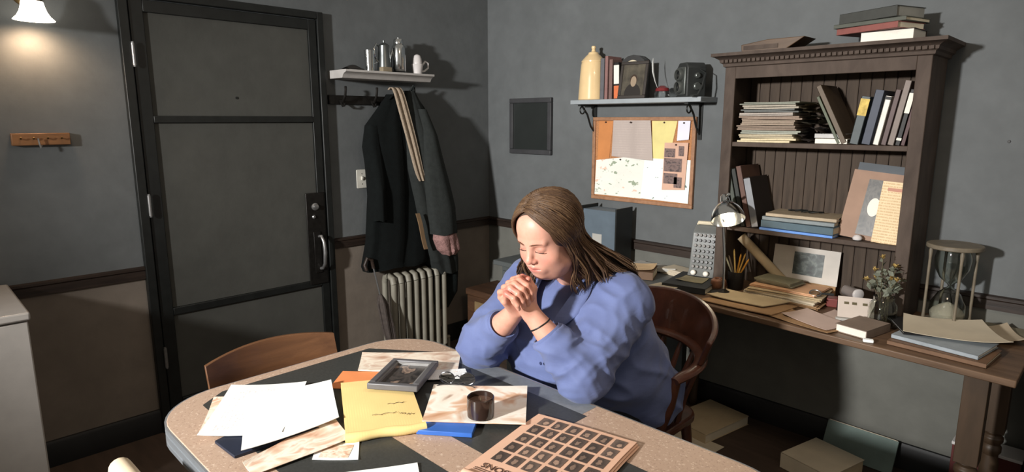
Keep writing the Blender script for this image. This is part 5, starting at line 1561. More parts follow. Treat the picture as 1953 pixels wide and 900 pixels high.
for k in range(9):
    a = R(15 + 150 * k / 8)
    MB().tube([(0.24 * math.cos(a), 0.0 + 0.215 * math.sin(a), 0.448), (0.262 * math.cos(a), 0.01 + 0.26 * math.sin(a), 0.57), (0.298 * math.cos(a), 0.02 + 0.30 * math.sin(a), 0.68)], [0.010, 0.013, 0.009], 8).build('spindle', m_arm, t)
for sx in (-1, 1):
    MB().tube([(sx * 0.290, -0.065, 0.68), (sx * 0.27, -0.075, 0.58), (sx * 0.235, -0.09, 0.44)], [0.018, 0.024, 0.018], 10, flat=1.0).build('arm_post', m_arm, t)
    for sy in (-1, 1):
        MB().tube([(sx * 0.20, sy * 0.18, 0.42), (sx * 0.235, sy * 0.215, 0.0)], [0.022, 0.016], 10).build('leg', m_arm, t)
    MB().tube([(sx * 0.22, -0.2, 0.18), (sx * 0.22, 0.2, 0.18)], 0.010, 8).build('stretcher', m_arm, t)

# ================================================================ the seated person
def smin(a, b, k):
    if k <= 0:
        return np.minimum(a, b)
    h = np.clip(0.5 + 0.5 * (b - a) / k, 0, 1)
    return b + (a - b) * h - k * h * (1 - h)


def smax(a, b, k):
    return -smin(-a, -b, k)


class Sdf:
    """list of rounded solids blended into one surface"""

    def __init__(self):
        self.p = []

    def cone(self, a, b, ra, rb, k=0.02, sub=False, cut=None, flat=None):
        self.p.append(('c', np.array(a, float), np.array(b, float), ra, rb, k, sub, cut, flat))
        return self

    def ell(self, c, r, k=0.02, rot=None, sub=False):
        self.p.append(('e', np.array(c, float), np.array(r, float), np.eye(3) if rot is None else np.array(rot, float), None, k, sub, None, None))
        return self

    @staticmethod
    def dist(p, X, Y, Z):
        if p[0] == 'c':
            a, b, ra, rb = p[1], p[2], p[3], p[4]
            d = b - a
            t = np.clip(((X - a[0]) * d[0] + (Y - a[1]) * d[1] + (Z - a[2]) * d[2]) / max(d @ d, 1e-9), 0, 1)
            q = np.sqrt((X - a[0] - t * d[0]) ** 2 + (Y - a[1] - t * d[1]) ** 2 + (Z - a[2] - t * d[2]) ** 2) - (ra + (rb - ra) * t)
            if p[7] is not None:
                n = np.array(p[7][1], float)
                n /= np.linalg.norm(n)
                c = np.array(p[7][0], float)
                q = np.maximum(q, (X - c[0]) * n[0] + (Y - c[1]) * n[1] + (Z - c[2]) * n[2])
            return q
        c, r, Rm = p[1], p[2], p[3]
        dx, dy, dz = X - c[0], Y - c[1], Z - c[2]
        u = (Rm[0, 0] * dx + Rm[1, 0] * dy + Rm[2, 0] * dz)
        v = (Rm[0, 1] * dx + Rm[1, 1] * dy + Rm[2, 1] * dz)
        w = (Rm[0, 2] * dx + Rm[1, 2] * dy + Rm[2, 2] * dz)
        k0 = np.sqrt((u / r[0]) ** 2 + (v / r[1]) ** 2 + (w / r[2]) ** 2)
        k1 = np.sqrt((u / r[0] ** 2) ** 2 + (v / r[1] ** 2) ** 2 + (w / r[2] ** 2) ** 2)
        return k0 * (k0 - 1) / np.maximum(k1, 1e-9)

    def bounds(self, p):
        if p[0] == 'c':
            m = max(p[3], p[4])
            return np.minimum(p[1], p[2]) - m, np.maximum(p[1], p[2]) + m
        m = p[2].max()
        return p[1] - m, p[1] + m

    def field(self, xs, ys, zs):
        F = np.full((len(xs), len(ys), len(zs)), 0.25, np.float32)
        for p in self.p:
            lo, hi = self.bounds(p)
            mg = p[5] + 0.03
            sl = []
            for ax, lo_, hi_ in zip((xs, ys, zs), lo - mg, hi + mg):
                sl.append(slice(max(0, np.searchsorted(ax, lo_) - 1), min(len(ax), np.searchsorted(ax, hi_) + 1)))
            if any(s.stop <= s.start for s in sl):
                continue
            X = xs[sl[0]][:, None, None]
            Y = ys[sl[1]][None, :, None]
            Z = zs[sl[2]][None, None, :]
            d = self.dist(p, X, Y, Z).astype(np.float32)
            f = F[sl[0], sl[1], sl[2]]
            F[sl[0], sl[1], sl[2]] = smax(f, -d, p[5]) if p[6] else smin(f, d, p[5])
        return F

    def at(self, P):
        X, Y, Z = P[:, 0], P[:, 1], P[:, 2]
        F = np.full(len(P), 0.25)
        for p in self.p:
            d = self.dist(p, X, Y, Z)
            F = smax(F, -d, p[5]) if p[6] else smin(F, d, p[5])
        return F


def surface_net(F, xs, ys, zs):
    ins = F < 0
    nx, ny, nz_ = F.shape
    cnt = np.zeros((nx - 1, ny - 1, nz_ - 1), np.int8)
    for i in (0, 1):
        for j in (0, 1):
            for k in (0, 1):
                cnt += ins[i:nx - 1 + i, j:ny - 1 + j, k:nz_ - 1 + k]
    act = (cnt > 0) & (cnt < 8)
    I, J, K = np.nonzero(act)
    idx = np.full(act.shape, -1, np.int32)
    idx[I, J, K] = np.arange(len(I))
    acc = np.zeros((len(I), 3))
    num = np.zeros(len(I))
    crd = (xs, ys, zs)
    for ax in range(3):
        o = [a for a in range(3) if a != ax]
        for b in (0, 1):
            for c in (0, 1):
                base = [I.copy(), J.copy(), K.copy()]
                base[o[0]] = base[o[0]] + b
                base[o[1]] = base[o[1]] + c
                end = [q.copy() for q in base]
                end[ax] = end[ax] + 1
                f0 = F[base[0], base[1], base[2]].astype(float)
                f1 = F[end[0], end[1], end[2]].astype(float)
                m = (f0 < 0) != (f1 < 0)
                t = np.where(m, f0 / np.where(m, f0 - f1, 1), 0)
                P = np.stack([crd[a][base[a]] for a in range(3)], 1)
                P[:, ax] += t * (crd[ax][end[ax]] - crd[ax][base[ax]])
                acc[m] += P[m]
                num[m] += 1
    V = acc / num[:, None]
    faces = []
    for ax in range(3):
        a0 = [slice(None)] * 3
        a1 = [slice(None)] * 3
        a0[ax] = slice(0, -1)
        a1[ax] = slice(1, None)
        s0, s1 = ins[tuple(a0)], ins[tuple(a1)]
        E = np.nonzero(s0 != s1)
        E = [e for e in E]
        o = [a for a in range(3) if a != ax]
        ok = (E[o[0]] > 0) & (E[o[1]] > 0) & (E[o[0]] < idx.shape[o[0]]) & (E[o[1]] < idx.shape[o[1]])
        E = [e[ok] for e in E]
        q = []
        for (b, c) in ((-1, -1), (0, -1), (0, 0), (-1, 0)):
            g = [e.copy() for e in E]
            g[o[0]] = g[o[0]] + b
            g[o[1]] = g[o[1]] + c
            q.append(idx[g[0], g[1], g[2]])
        q = np.stack(q, 1)
        flip = s0[tuple(E)] if ax != 1 else ~s0[tuple(E)]
        q[~flip] = q[~flip][:, ::-1]
        faces.append(q)
    return V, np.concatenate(faces)


def relax(V, Fq, it=2, lam=0.5, w=None):
    E = np.concatenate([Fq[:, [0, 1]], Fq[:, [1, 2]], Fq[:, [2, 3]], Fq[:, [3, 0]]])
    for _ in range(it):
        S = np.zeros_like(V)
        n = np.zeros(len(V))
        for a, b in ((0, 1), (1, 0)):
            np.add.at(S, E[:, a], V[E[:, b]])
            np.add.at(n, E[:, a], 1)
        T = S / np.maximum(n, 1)[:, None]
        k = lam if w is None else lam * w[:, None]
        V = V + (T - V) * k
    return V


def vnormals(V, Fq):
    fn = np.cross(V[Fq[:, 2]] - V[Fq[:, 0]], V[Fq[:, 3]] - V[Fq[:, 1]])
    N = np.zeros_like(V)
    for k in range(4):
        np.add.at(N, Fq[:, k], fn)
    return N / np.maximum(np.linalg.norm(N, axis=1), 1e-12)[:, None]


def quad_object(name, V, Fq, mat, parent=None, loc=None, colors=None):
    me = bpy.data.meshes.new(name)
    off = np.array(loc if loc is not None else (0, 0, 0), float)
    V = V - off
    me.vertices.add(len(V))
    me.vertices.foreach_set('co', V.astype(np.float32).ravel())
    me.loops.add(len(Fq) * 4)
    me.loops.foreach_set('vertex_index', Fq.astype(np.int32).ravel())
    me.polygons.add(len(Fq))
    me.polygons.foreach_set('loop_start', np.arange(0, len(Fq) * 4, 4, dtype=np.int32))
    me.update(calc_edges=True)
    me.validate()
    me.polygons.foreach_set('use_smooth', np.ones(len(me.polygons), bool))
    if colors is not None:
        at = me.color_attributes.new('skin_tone', 'FLOAT_COLOR', 'POINT')
        at.data.foreach_set('color', np.concatenate([colors, np.ones((len(V), 1))], 1).astype(np.float32).ravel())
    me.materials.append(mat)
    o = bpy.data.objects.new(name, me)
    COL.objects.link(o)
    if parent is not None:
        o.parent = parent
        o.location = (Vector(off) - parent.location)
    else:
        o.location = off
    return o


def axis(*segs):
    out = []
    for a, b, st in segs:
        out.append(np.arange(a, b, st))
    return np.concatenate(out)


# ---- skeleton (metres, facing -y across the table)
PB = (2.06, -1.22, 0.0)
SLp, SRp = np.array((2.262, -1.495, 0.995)), np.array((1.875, -1.515, 0.995))
ELp, ERp = np.array((2.285, -1.735, 0.815)), np.array((1.865, -1.765, 0.812))
Wm = np.array((2.118, -1.815, 1.005))
hv = np.array((0.0, -0.42, 0.907))
hv /= np.linalg.norm(hv)
kv = np.array((0.0, hv[2], -hv[1]))
xv = np.array((1.0, 0, 0))
WLp, WRp = Wm + xv * 0.030, Wm - xv * 0.030
HC = np.array((2.112, -1.702, 1.238))
HPITCH, HYAW, HS = R(21), R(4), 1.06
ca, sa, cy, sy = math.cos(HPITCH), math.sin(HPITCH), math.cos(HYAW), math.sin(HYAW)
hr = np.array((-cy, -sy, 0.0))
hf0 = np.array((sy, -cy, 0.0))
hf = hf0 * ca + np.array((0, 0, -sa))
hu = hf0 * sa + np.array((0, 0, ca))
HR = np.stack([hr, hf, hu], 1)


def H(x, y, z):
    return HC + HS * (HR @ np.array((x, y, z)))


def hand(body, s):
    """s=+1 left hand (near the camera, +x side), s=-1 right hand; interlaced fingers"""
    W = WLp if s > 0 else WRp
    px = 0.018 * s
    k = 0.006
    sh = 0.0 if s > 0 else 0.011
    O = Wm

    def P(x, h, kk):
        return O + xv * x + hv * h + kv * kk
    mcp = [P(px, 0.083 - 0.004 * abs(i - 1) - (0.006 if i == 3 else 0), 0.032 - 0.0215 * i - sh) for i in range(4)]
    for i in range(4):
        body.cone(W + kv * (0.012 - 0.008 * i), mcp[i], 0.0175, 0.0130, 0.012)
    body.ell(P(px * 0.95, 0.045, 0.0), (0.0155, 0.030, 0.040), 0.012, np.stack([xv, kv, hv], 1))
    body.ell(P(px * 0.9, 0.035, 0.024), (0.015, 0.016, 0.028), 0.010, np.stack([xv, kv, hv], 1))
    ln = [1.0, 1.08, 1.02, 0.84]
    for i in range(4):
        kk = 0.032 - 0.0215 * i - sh
        L = ln[i]
        r = 0.0096 - (0.0012 if i == 3 else 0)
        crest = P(-s * 0.006, 0.083 + 0.026 * L, kk - 0.002)
        pip = P(-s * 0.035, 0.083 + 0.014 * L, kk - 0.004)
        dip = P(-s * 0.043, 0.083 - 0.012 * L, kk - 0.005)
        tip = P(-s * 0.041, 0.083 - 0.032 * L, kk - 0.004)
        body.cone(mcp[i], crest, r * 1.12, r * 1.05, k)
        body.cone(crest, pip, r * 1.05, r * 1.06, k * 0.7)
        body.cone(pip, dip, r * 1.02, r * 0.95, k * 0.6)
        body.cone(dip, tip, r * 0.94, r * 0.80, k * 0.6)
    # thumb over the index side
    t0 = P(px * 0.9, 0.022, 0.022)
    t1 = P(px * 0.9, 0.055, 0.047 + (0.006 if s > 0 else 0))
    t2 = P(px * 0.2 - s * 0.004, 0.083, 0.052 + (0.006 if s > 0 else 0))
    t3 = P(-s * 0.016, 0.098, 0.046 + (0.006 if s > 0 else 0))
    body.cone(t0, t1, 0.0155, 0.0125, 0.012).cone(t1, t2, 0.0122, 0.0112, 0.005).cone(t2, t3, 0.0110, 0.0088, 0.004)


def vnoise(P, seed=0):
    """smooth 3-D value noise in 0..1"""
    i = np.floor(P).astype(np.int64)
    f = P - i
    f = f * f * (3 - 2 * f)

    def hsh(a, b, c):
        h = (a * 374761393 + b * 668265263 + c * 2147483647 + seed * 974711) & 0xFFFFFFFF
        h = ((h ^ (h >> 13)) * 1274126177) & 0xFFFFFFFF
        return ((h ^ (h >> 16)) & 0xFFFF) / 65535.0
    out = 0
    for dx in (0, 1):
        for dy in (0, 1):
            for dz in (0, 1):
                w = (f[:, 0] if dx else 1 - f[:, 0]) * (f[:, 1] if dy else 1 - f[:, 1]) * (f[:, 2] if dz else 1 - f[:, 2])
                out = out + w * hsh(i[:, 0] + dx, i[:, 1] + dy, i[:, 2] + dz)
    return out


def ridge(n):
    return (1 - np.abs(2 * n - 1)) ** 2


def limbs(S, g=0.0):
    """trunk, arms without hands, legs; g = inflation"""
    S.ell((2.085, -1.25, 0.575), (0.245 + g, 0.225 + g, 0.150 + g), 0.06)
    S.ell((2.085, -1.38, 0.70), (0.240 + g, 0.245 + g, 0.155 + g), 0.08)
    S.ell((2.080, -1.43, 0.85), (0.220 + g, 0.200 + g, 0.15 + g), 0.08)
    S.ell((2.072, -1.46, 0.965), (0.200 + g, 0.155 + g, 0.105 + g), 0.07)
    S.ell((2.03, -1.525, 0.79), (0.205 + g, 0.165 + g, 0.15 + g), 0.07)
    for s in (-1, 1):
        S.ell((2.072 + s * 0.085, -1.575, 0.90), (0.090 + g, 0.085 + g, 0.090 + g), 0.05)
    S.cone((2.07, -1.455, 1.03), SLp, 0.070 + g, 0.074 + g, 0.05)
    S.cone((2.07, -1.455, 1.03), SRp, 0.070 + g, 0.074 + g, 0.05)


body = Sdf()
limbs(body, -0.010)
for s, Sh, El, Wr in ((1, SLp, ELp, WLp), (-1, SRp, ERp, WRp)):
    body.cone(Sh, El, 0.072, 0.052, 0.03)
    body.cone(El, El + (Wr - El) * 0.35, 0.050, 0.050, 0.02)
    body.cone(El + (Wr - El) * 0.35, Wr, 0.049, 0.0285, 0.02)
    hip = np.array((2.08 + s * 0.11, -1.26, 0.545))
    knee = np.array((2.06 + s * 0.14, -1.66, 0.52))
    ank = np.array((2.06 + s * 0.13, -1.60, 0.09))
    body.cone(hip, knee, 0.105, 0.072, 0.04).cone(knee, ank, 0.066, 0.042, 0.03)
    body.cone(ank, ank + np.array((s * 0.01, -0.14, -0.052)), 0.040, 0.030, 0.02)
    hand(body, s)
# neck
body.cone((2.075, -1.50, 1.05), H(0, -0.035, -0.06), 0.064, 0.060, 0.03)
# head
head_p = len(body.p)


def he(c, r, k=0.015, sub=False):
    body.ell(H(*c), np.array(r) * HS, k * HS, HR, sub)


def hc(a, b, ra, rb, k=0.01, sub=False):
    body.cone(H(*a), H(*b), ra * HS, rb * HS, k * HS, sub)


he((0, -0.015, 0.035), (0.076, 0.096, 0.086), 0.02)
he((0, 0.026, -0.028), (0.067, 0.066, 0.086), 0.03)
he((0, 0.030, -0.074), (0.053, 0.050, 0.044), 0.03)
he((0, 0.052, 0.045), (0.055, 0.036, 0.048), 0.03)
for s in (-1, 1):
    he((s * 0.038, 0.052, -0.040), (0.030, 0.028, 0.030), 0.025)
    he((s * 0.045, 0.012, -0.078), (0.028, 0.040, 0.028), 0.03)
he((0, 0.072, -0.098), (0.020, 0.017, 0.015), 0.02)
he((0, 0.015, -0.112), (0.048, 0.045, 0.026), 0.03)
for s in (-1, 1):
    hc((s * 0.013, 0.084, 0.016), (s * 0.043, 0.073, 0.017), 0.0105, 0.008, 0.012)
    he((s * 0.031, 0.099, -0.002), (0.0165, 0.015, 0.0115), 0.010, sub=True)
    he((s * 0.0315, 0.0735, -0.004), (0.0165, 0.0145, 0.0125), 0.004)
hc((0, 0.084, 0.012), (0, 0.103, -0.030), 0.0085, 0.0105, 0.012)
he((0, 0.105, -0.034), (0.0115, 0.0120, 0.0100), 0.008)
for s in (-1, 1):
    he((s * 0.0125, 0.096, -0.0385), (0.0078, 0.0095, 0.0075), 0.006)
    he((s * 0.0065, 0.104, -0.0455), (0.0036, 0.0045, 0.0030), 0.002, sub=True)
he((0, 0.078, -0.068), (0.032, 0.018, 0.022), 0.015)
hc((-0.019, 0.087, -0.0655), (0.0, 0.0945, -0.0625), 0.0035, 0.0052, 0.006)
hc((0.019, 0.087, -0.0655), (0.0, 0.0945, -0.0625), 0.0035, 0.0052, 0.006)
hc((-0.014, 0.0885, -0.0745), (0.014, 0.0885, -0.0745), 0.0052, 0.0052, 0.006)
he((0, 0.0925, -0.0745), (0.010, 0.0055, 0.0050), 0.005)
hc((-0.023, 0.0905, -0.0690), (0.0, 0.1005, -0.0683), 0.0013, 0.0018, 0.003, True)
hc((0.023, 0.0905, -0.0690), (0.0, 0.1005, -0.0683), 0.0013, 0.0018, 0.003, True)
for s in (-1, 1):
    he((s * 0.076, -0.012, -0.008), (0.009, 0.018, 0.028), 0.006)

xs = axis((1.72, 1.99, 0.012), (1.99, 2.215, 0.0026), (2.215, 2.42, 0.012))
ys = axis((-1.98, -1.93, 0.012), (-1.93, -1.60, 0.0026), (-1.60, -0.96, 0.012))
zs = axis((-0.02, 0.94, 0.013), (0.94, 1.38, 0.0026), (1.38, 1.42, 0.012))
Fb = body.field(xs, ys, zs)
Vb, Qb = surface_net(Fb, xs, ys, zs)
Vb = relax(Vb, Qb, 2, 0.4)
del Fb
# skin colours by anatomical place
base = np.array(lin((206, 154, 134)))
loc = ((Vb - HC) / HS) @ HR
col = np.tile(base, (len(Vb), 1))


def blend(mask, c):
    global col
    col = col * (1 - mask[:, None]) + np.array(lin(c)) * mask[:, None]


def gb(c, r):
    d = ((loc - np.array(c)) / np.array(r))
    return np.exp(-(d ** 2).sum(1))


for s in (-1, 1):
    blend(0.60 * gb((s * 0.038, 0.075, -0.036), (0.022, 0.03, 0.018)), (206, 126, 112))
    blend(0.55 * gb((s * 0.031, 0.085, -0.002), (0.017, 0.02, 0.010)), (166, 108, 96))
    blend(0.30 * gb((s * 0.012, 0.10, -0.040), (0.010, 0.02, 0.010)), (186, 108, 96))
blend(0.35 * gb((0, 0.108, -0.033), (0.012, 0.015, 0.012)), (208, 128, 112))
lipm = np.clip(1.25 * np.exp(-((loc[:, 0] / 0.021) ** 4) - (((loc[:, 2] + 0.0685) / 0.0092) ** 4)) * (loc[:, 1] > 0.075), 0, 1)
blend(lipm * 0.75, (172, 98, 92))
hloc = np.stack([(Vb - Wm) @ xv, (Vb - Wm) @ hv, (Vb - Wm) @ kv], 1)
hm = np.exp(-((hloc[:, 1] - 0.10) / 0.03) ** 2) * (np.abs(hloc[:, 0]) < 0.07) * (np.abs(hloc[:, 2]) < 0.08)
blend(0.35 * hm, (206, 128, 106))
arm = (Vb[:, 2] < 1.05) & (np.abs(hloc[:, 0]) < 0.2)
mskin, nt, b = nodes_of('skin')
at_ = nt.nodes.new('ShaderNodeAttribute')
at_.attribute_name = 'skin_tone'
nz1 = noise(nt, coords(nt), 60, 4)
tone_ = ramp(nt, nz1, [(0.3, (0.93, 0.90, 0.88)), (0.7, (1.0, 1.0, 1.0))])
link(nt, mixc(nt, 1.0, at_.outputs['Color'], tone_, 'MULTIPLY'), b.inputs['Base Color'])
b.inputs['Roughness'].default_value = 0.45
b.inputs['Specular IOR Level'].default_value = 0.4
b.inputs['Subsurface Weight'].default_value = 0.12
b.inputs['Subsurface Radius'].default_value = (0.010, 0.004, 0.002)
b.inputs['Subsurface Scale'].default_value = 0.6
bump(nt, b, noise(nt, coords(nt), 300, 3), 0.06, 0.002)
person = thing('person', 'seated person in a blue shirt leaning on clasped hands at the table', 'person', PB)
quad_object('body', Vb, Qb, mskin, person, PB, col)

# ---- clothing
m_shirt, nt, b = nodes_of('blue_shirt_cotton')
f = noise(nt, coords(nt), 7, 4)
link(nt, ramp(nt, f, [(0.3, lin((86, 97, 138))), (0.7, lin((100, 112, 154)))]), b.inputs['Base Color'])
b.inputs['Roughness'].default_value = 0.75
b.inputs['Sheen Weight'].default_value = 0.15
b.inputs['Specular IOR Level'].default_value = 0.25
wv = noise(nt, coords(nt, scale=(1.0, 1.0, 2.4)), 16, 4, 0.5, 0.8)
bump(nt, b, wv, 0.15, 0.01)

shirt = Sdf()
limbs(shirt, 0.014)
cuts = {}
for s, Sh, El, Wr, tc in ((1, SLp, ELp, WLp, 0.66), (-1, SRp, ERp, WRp, 0.60)):
    ax = (Wr - El) / np.linalg.norm(Wr - El)
    cu = El + (Wr - El) * tc
    cuts[s] = (cu, ax)
    shirt.cone(Sh, El, 0.102, 0.078, 0.04)
    shirt.cone(El, cu + ax * 0.05, 0.072, 0.050, 0.02, cut=(cu, ax))
    shirt.cone(cu - ax * 0.035, cu + ax * 0.06, 0.040, 0.036, 0.004, sub=True)
    shirt.ell(El + (Sh - El) * 0.1, (0.078, 0.078, 0.066), 0.03)
# open neck: wide at the throat, narrowing down the front
shirt.cone((2.08, -1.55, 1.17), (2.095, -1.71, 1.00), 0.080, 0.048, 0.01, sub=True)
shirt.cone((2.095, -1.71, 1.00), (2.095, -1.72, 0.87), 0.048, 0.006, 0.01, sub=True)
xs = np.arange(1.70, 2.45, 0.006)
ys = np.arange(-1.90, -0.95, 0.006)
zs = np.arange(0.46, 1.14, 0.006)
Fs = shirt.field(xs, ys, zs)
Vs, Qs = surface_net(Fs, xs, ys, zs)
del Fs
Vs = relax(Vs, Qs, 2, 0.45)
Ns = vnormals(Vs, Qs)


def arm_folds(V, A, B, c0, width, step, amp, seed):
    """creases across a sleeve: ridged noise stretched round the limb, strongest near c0"""
    d = B - A
    L = np.linalg.norm(d)
    d = d / L
    t = (V - A) @ d
    rad = V - A - t[:, None] * d
    e1 = np.cross(d, (0, 0, 1.0))
    e1 /= np.linalg.norm(e1)
    e2 = np.cross(d, e1)
    m = np.exp(-((t - c0 * L) / width) ** 2) * np.clip((0.15 - np.linalg.norm(rad, axis=1)) / 0.03, 0, 1)
    P = np.stack([(t + 0.25 * (rad @ e1)) / step, (rad @ e1) / 0.09, (rad @ e2) / 0.09], 1)
    P[:, 0] += 1.2 * vnoise(P * np.array((0.25, 1.0, 1.0)) + 7, seed + 3)
    return amp * m * (ridge(vnoise(P, seed)) - 0.35)


disp = np.zeros(len(Vs))
for n_, (Sh, El, (cu, ax)) in enumerate(((SLp, ELp, cuts[1]), (SRp, ERp, cuts[-1]))):
    disp += arm_folds(Vs, Sh, El, 0.10, 0.09, 0.050, 0.010, 11 + n_)
    disp += arm_folds(Vs, Sh, El, 0.55, 0.14, 0.060, 0.006, 21 + n_)
    disp += arm_folds(Vs, Sh, El, 0.95, 0.07, 0.034, 0.013, 31 + n_)
    disp += arm_folds(Vs, El, cu, 0.35, 0.09, 0.036, 0.011, 41 + n_)
X_, Y_, Z_ = Vs.T
low = np.clip((1.0 - Z_) / 0.2, 0, 1)
P_ = np.stack([X_ / 0.22, (Y_ + 0.25 * Z_) / 0.20, (Z_ + 0.35 * Y_) / 0.062], 1)
P_[:, 2] += 0.9 * vnoise(P_ * np.array((1.0, 1.0, 0.3)) + 3, 5)
disp += 0.020 * low * (ridge(vnoise(P_, 2)) - 0.3)
P2 = np.stack([X_ / 0.12, Y_ / 0.12, (Z_ - 0.5 * Y_) / 0.05], 1)
disp += 0.006 * (ridge(vnoise(P2, 9)) - 0.3)
Vs = Vs + Ns * disp[:, None]
Vs = relax(Vs, Qs, 2, 0.4)
sh_o = quad_object('shirt', Vs, Qs, m_shirt, person, PB)
sh_o['label'] = 'periwinkle blue button shirt with creased sleeves'
# cuffs as folded bands
for s in (1, -1):
    cu, ax = cuts[s]
    T = Matrix.Translation(Vector(cu - np.array(PB))) @ Vector(ax).to_track_quat('Z', 'Y').to_matrix().to_4x4()
    MB().lathe([(0.0475, -0.055), (0.0530, -0.052), (0.0535, -0.02), (0.0520, 0.004), (0.0500, 0.008), (0.0475, 0.006), (0.0465, -0.02)], 36, T, cap=False).build('cuff', m_shirt, sh_o, loc=tuple(Vector(PB) - person.location - sh_o.location))
# undershirt
under = Sdf()
limbs(under, 0.004)
under.cone((2.08, -1.52, 1.14), (2.08, -1.60, 1.09), 0.066, 0.05, 0.01, sub=True)
xs = np.arange(1.92, 2.24, 0.007)
ys = np.arange(-1.76, -1.40, 0.007)
zs = np.arange(0.80, 1.14, 0.007)
Fu = under.field(xs, ys, zs)
Vu, Qu = surface_net(Fu, xs, ys, zs)
uo = quad_object('undershirt', Vu, Qu, M('dark_knit_top', (34, 34, 44), 0.85, var=0.15), person, PB)
uo['label'] = 'dark top under the open collar'


# collar flaps laid on the shirt surface
def pushed(P, S, gap):
    P = np.array(P, float)
    for _ in range(6):
        d = S.at(P)
        g = np.stack([(S.at(P + e) - S.at(P - e)) / 0.004 for e in (np.array((0.002, 0, 0)), np.array((0, 0.002, 0)), np.array((0, 0, 0.002)))], 1)
        g /= np.maximum(np.linalg.norm(g, axis=1), 1e-6)[:, None]
        m = d < gap
        P[m] += g[m] * (gap - d[m])[:, None]
    return P


for s in (-1, 1):
    inner = [(2.08 + s * 0.070, -1.475, 1.115), (2.083 + s * 0.078, -1.53, 1.105), (2.088 + s * 0.082, -1.60, 1.070), (2.092 + s * 0.070, -1.655, 1.02), (2.095 + s * 0.050, -1.69, 0.97), (2.095 + s * 0.014, -1.70, 0.90)]
    outer_ = [(2.08 + s * 0.110, -1.47, 1.10), (2.083 + s * 0.118, -1.53, 1.085), (2.088 + s * 0.122, -1.60, 1.035), (2.092 + s * 0.114, -1.65, 0.98), (2.095 + s * 0.082, -1.69, 0.945), (2.095 + s * 0.024, -1.70, 0.89)]
    nI = 16
    ti = np.linspace(0, len(inner) - 1, nI)
    ip = np.stack([np.interp(ti, range(len(inner)), [p[a] for p in inner]) for a in range(3)], 1)
    op = np.stack([np.interp(ti, range(len(inner)), [p[a] for p in outer_]) for a in range(3)], 1)
    rows_ = []
    for j in range(5):
        rows_.append(pushed(ip + (op - ip) * j / 4, shirt, 0.006 + 0.004 * math.sin(math.pi * j / 4)))
    G = np.array(rows_) - np.array(PB)
    MB().grid(lambda u, v: tuple(G[int(round(v * 4)), int(round(u * (nI - 1)))]), nI - 1, 4, thick=(0, 0.001, -0.003)).build('collar', m_shirt, sh_o, angle=70)
for k in range(3):
    P = pushed([(2.105, -1.72, 0.875 - 0.075 * k)], shirt, 0.004)[0] - np.array(PB)
    MB().lathe([(0.0055, 0), (0.006, 0.0015), (0.0045, 0.003)], 12, Matrix.Translation(P) @ Euler((R(90), 0, 0)).to_matrix().to_4x4()).build('button', M('navy_button', (44, 52, 88), 0.4), sh_o)
# trousers and shoes
tr = Sdf()
for s in (-1, 1):
    hip = np.array((2.08 + s * 0.11, -1.26, 0.545))
    knee = np.array((2.06 + s * 0.14, -1.66, 0.52))
    ank = np.array((2.06 + s * 0.13, -1.60, 0.09))
    tr.cone(hip, knee, 0.115, 0.080, 0.05).cone(knee, ank + np.array((0, 0, 0.01)), 0.076, 0.056, 0.03)
tr.ell((2.085, -1.24, 0.55), (0.235, 0.215, 0.10), 0.05)
xs = np.arange(1.76, 2.38, 0.011)
ys = np.arange(-1.80, -0.96, 0.011)
zs = np.arange(0.02, 0.70, 0.011)
Ft = tr.field(xs, ys, zs)
Vt, Qt = surface_net(Ft, xs, ys, zs)
to = quad_object('trousers', relax(Vt, Qt, 2), Qt, M('black_trouser_cloth', (26, 27, 32), 0.85, var=0.15), person, PB)
to['label'] = 'black trousers'
for s in (-1, 1):
    x = 2.06 + s * 0.13 - PB[0]
    y = -1.60 - PB[1]
    MB().grid(lambda u, v: (x + 0.048 * math.cos(2 * math.pi * u) * (0.9 + 0.25 * math.sin(math.pi * min(1, v * 1.3))) * (1 - 0.5 * max(0, v - 0.85) / 0.15), y + 0.06 - 0.26 * v, 0.002 + (0.045 + 0.040 * (1 - v)) * (0.5 + 0.5 * math.sin(2 * math.pi * u)) * (1 - 0.3 * max(0, v - 0.85) / 0.15)), 20, 14).build('shoe', m_dark, person)
# bracelet on the near wrist
ax = (ELp - WLp) / np.linalg.norm(ELp - WLp)
bc_ = WLp + ax * 0.045
T = Matrix.Translation(Vector(bc_ - np.array(PB))) @ Vector(ax).to_track_quat('Z', 'Y').to_matrix().to_4x4()
MB().tube([T @ Vector((0.0345 * math.cos(a), 0.0345 * math.sin(a), 0.004 * math.sin(a))) for a in [2 * math.pi * k / 32 for k in range(32)]], 0.0026, 6, closed=True).build('bracelet', m_blk, person, label='thin black cord bracelet')

# ---- brows and closed lashes
m_brow = M('brow_hair', (104, 74, 56), 0.8)
for s in (-1, 1):
    pts = pushed([H(s * x, y, z) for x, y, z in ((0.012, 0.10, 0.0165), (0.022, 0.099, 0.0205), (0.034, 0.095, 0.0215), (0.046, 0.085, 0.0175))], body, 0.0002) - np.array(PB)
    MB().tube([tuple(p) for p in pts], [0.0022, 0.0030, 0.0026, 0.0010], 6, flat=0.5).build('eyebrow', m_brow, person)
    pts = pushed([H(s * (0.0315 + 0.0165 * math.cos(a)), 0.087, -0.0075 - 0.005 * math.sin(a)) for a in [math.pi * k / 8 for k in range(9)]], body, 0.0003) - np.array(PB)
    MB().tube([tuple(p) for p in pts], [0.0006] + [0.0013] * 7 + [0.0006], 6).build('eyelashes', M('lash_brown', (58, 38, 32), 0.7), person)

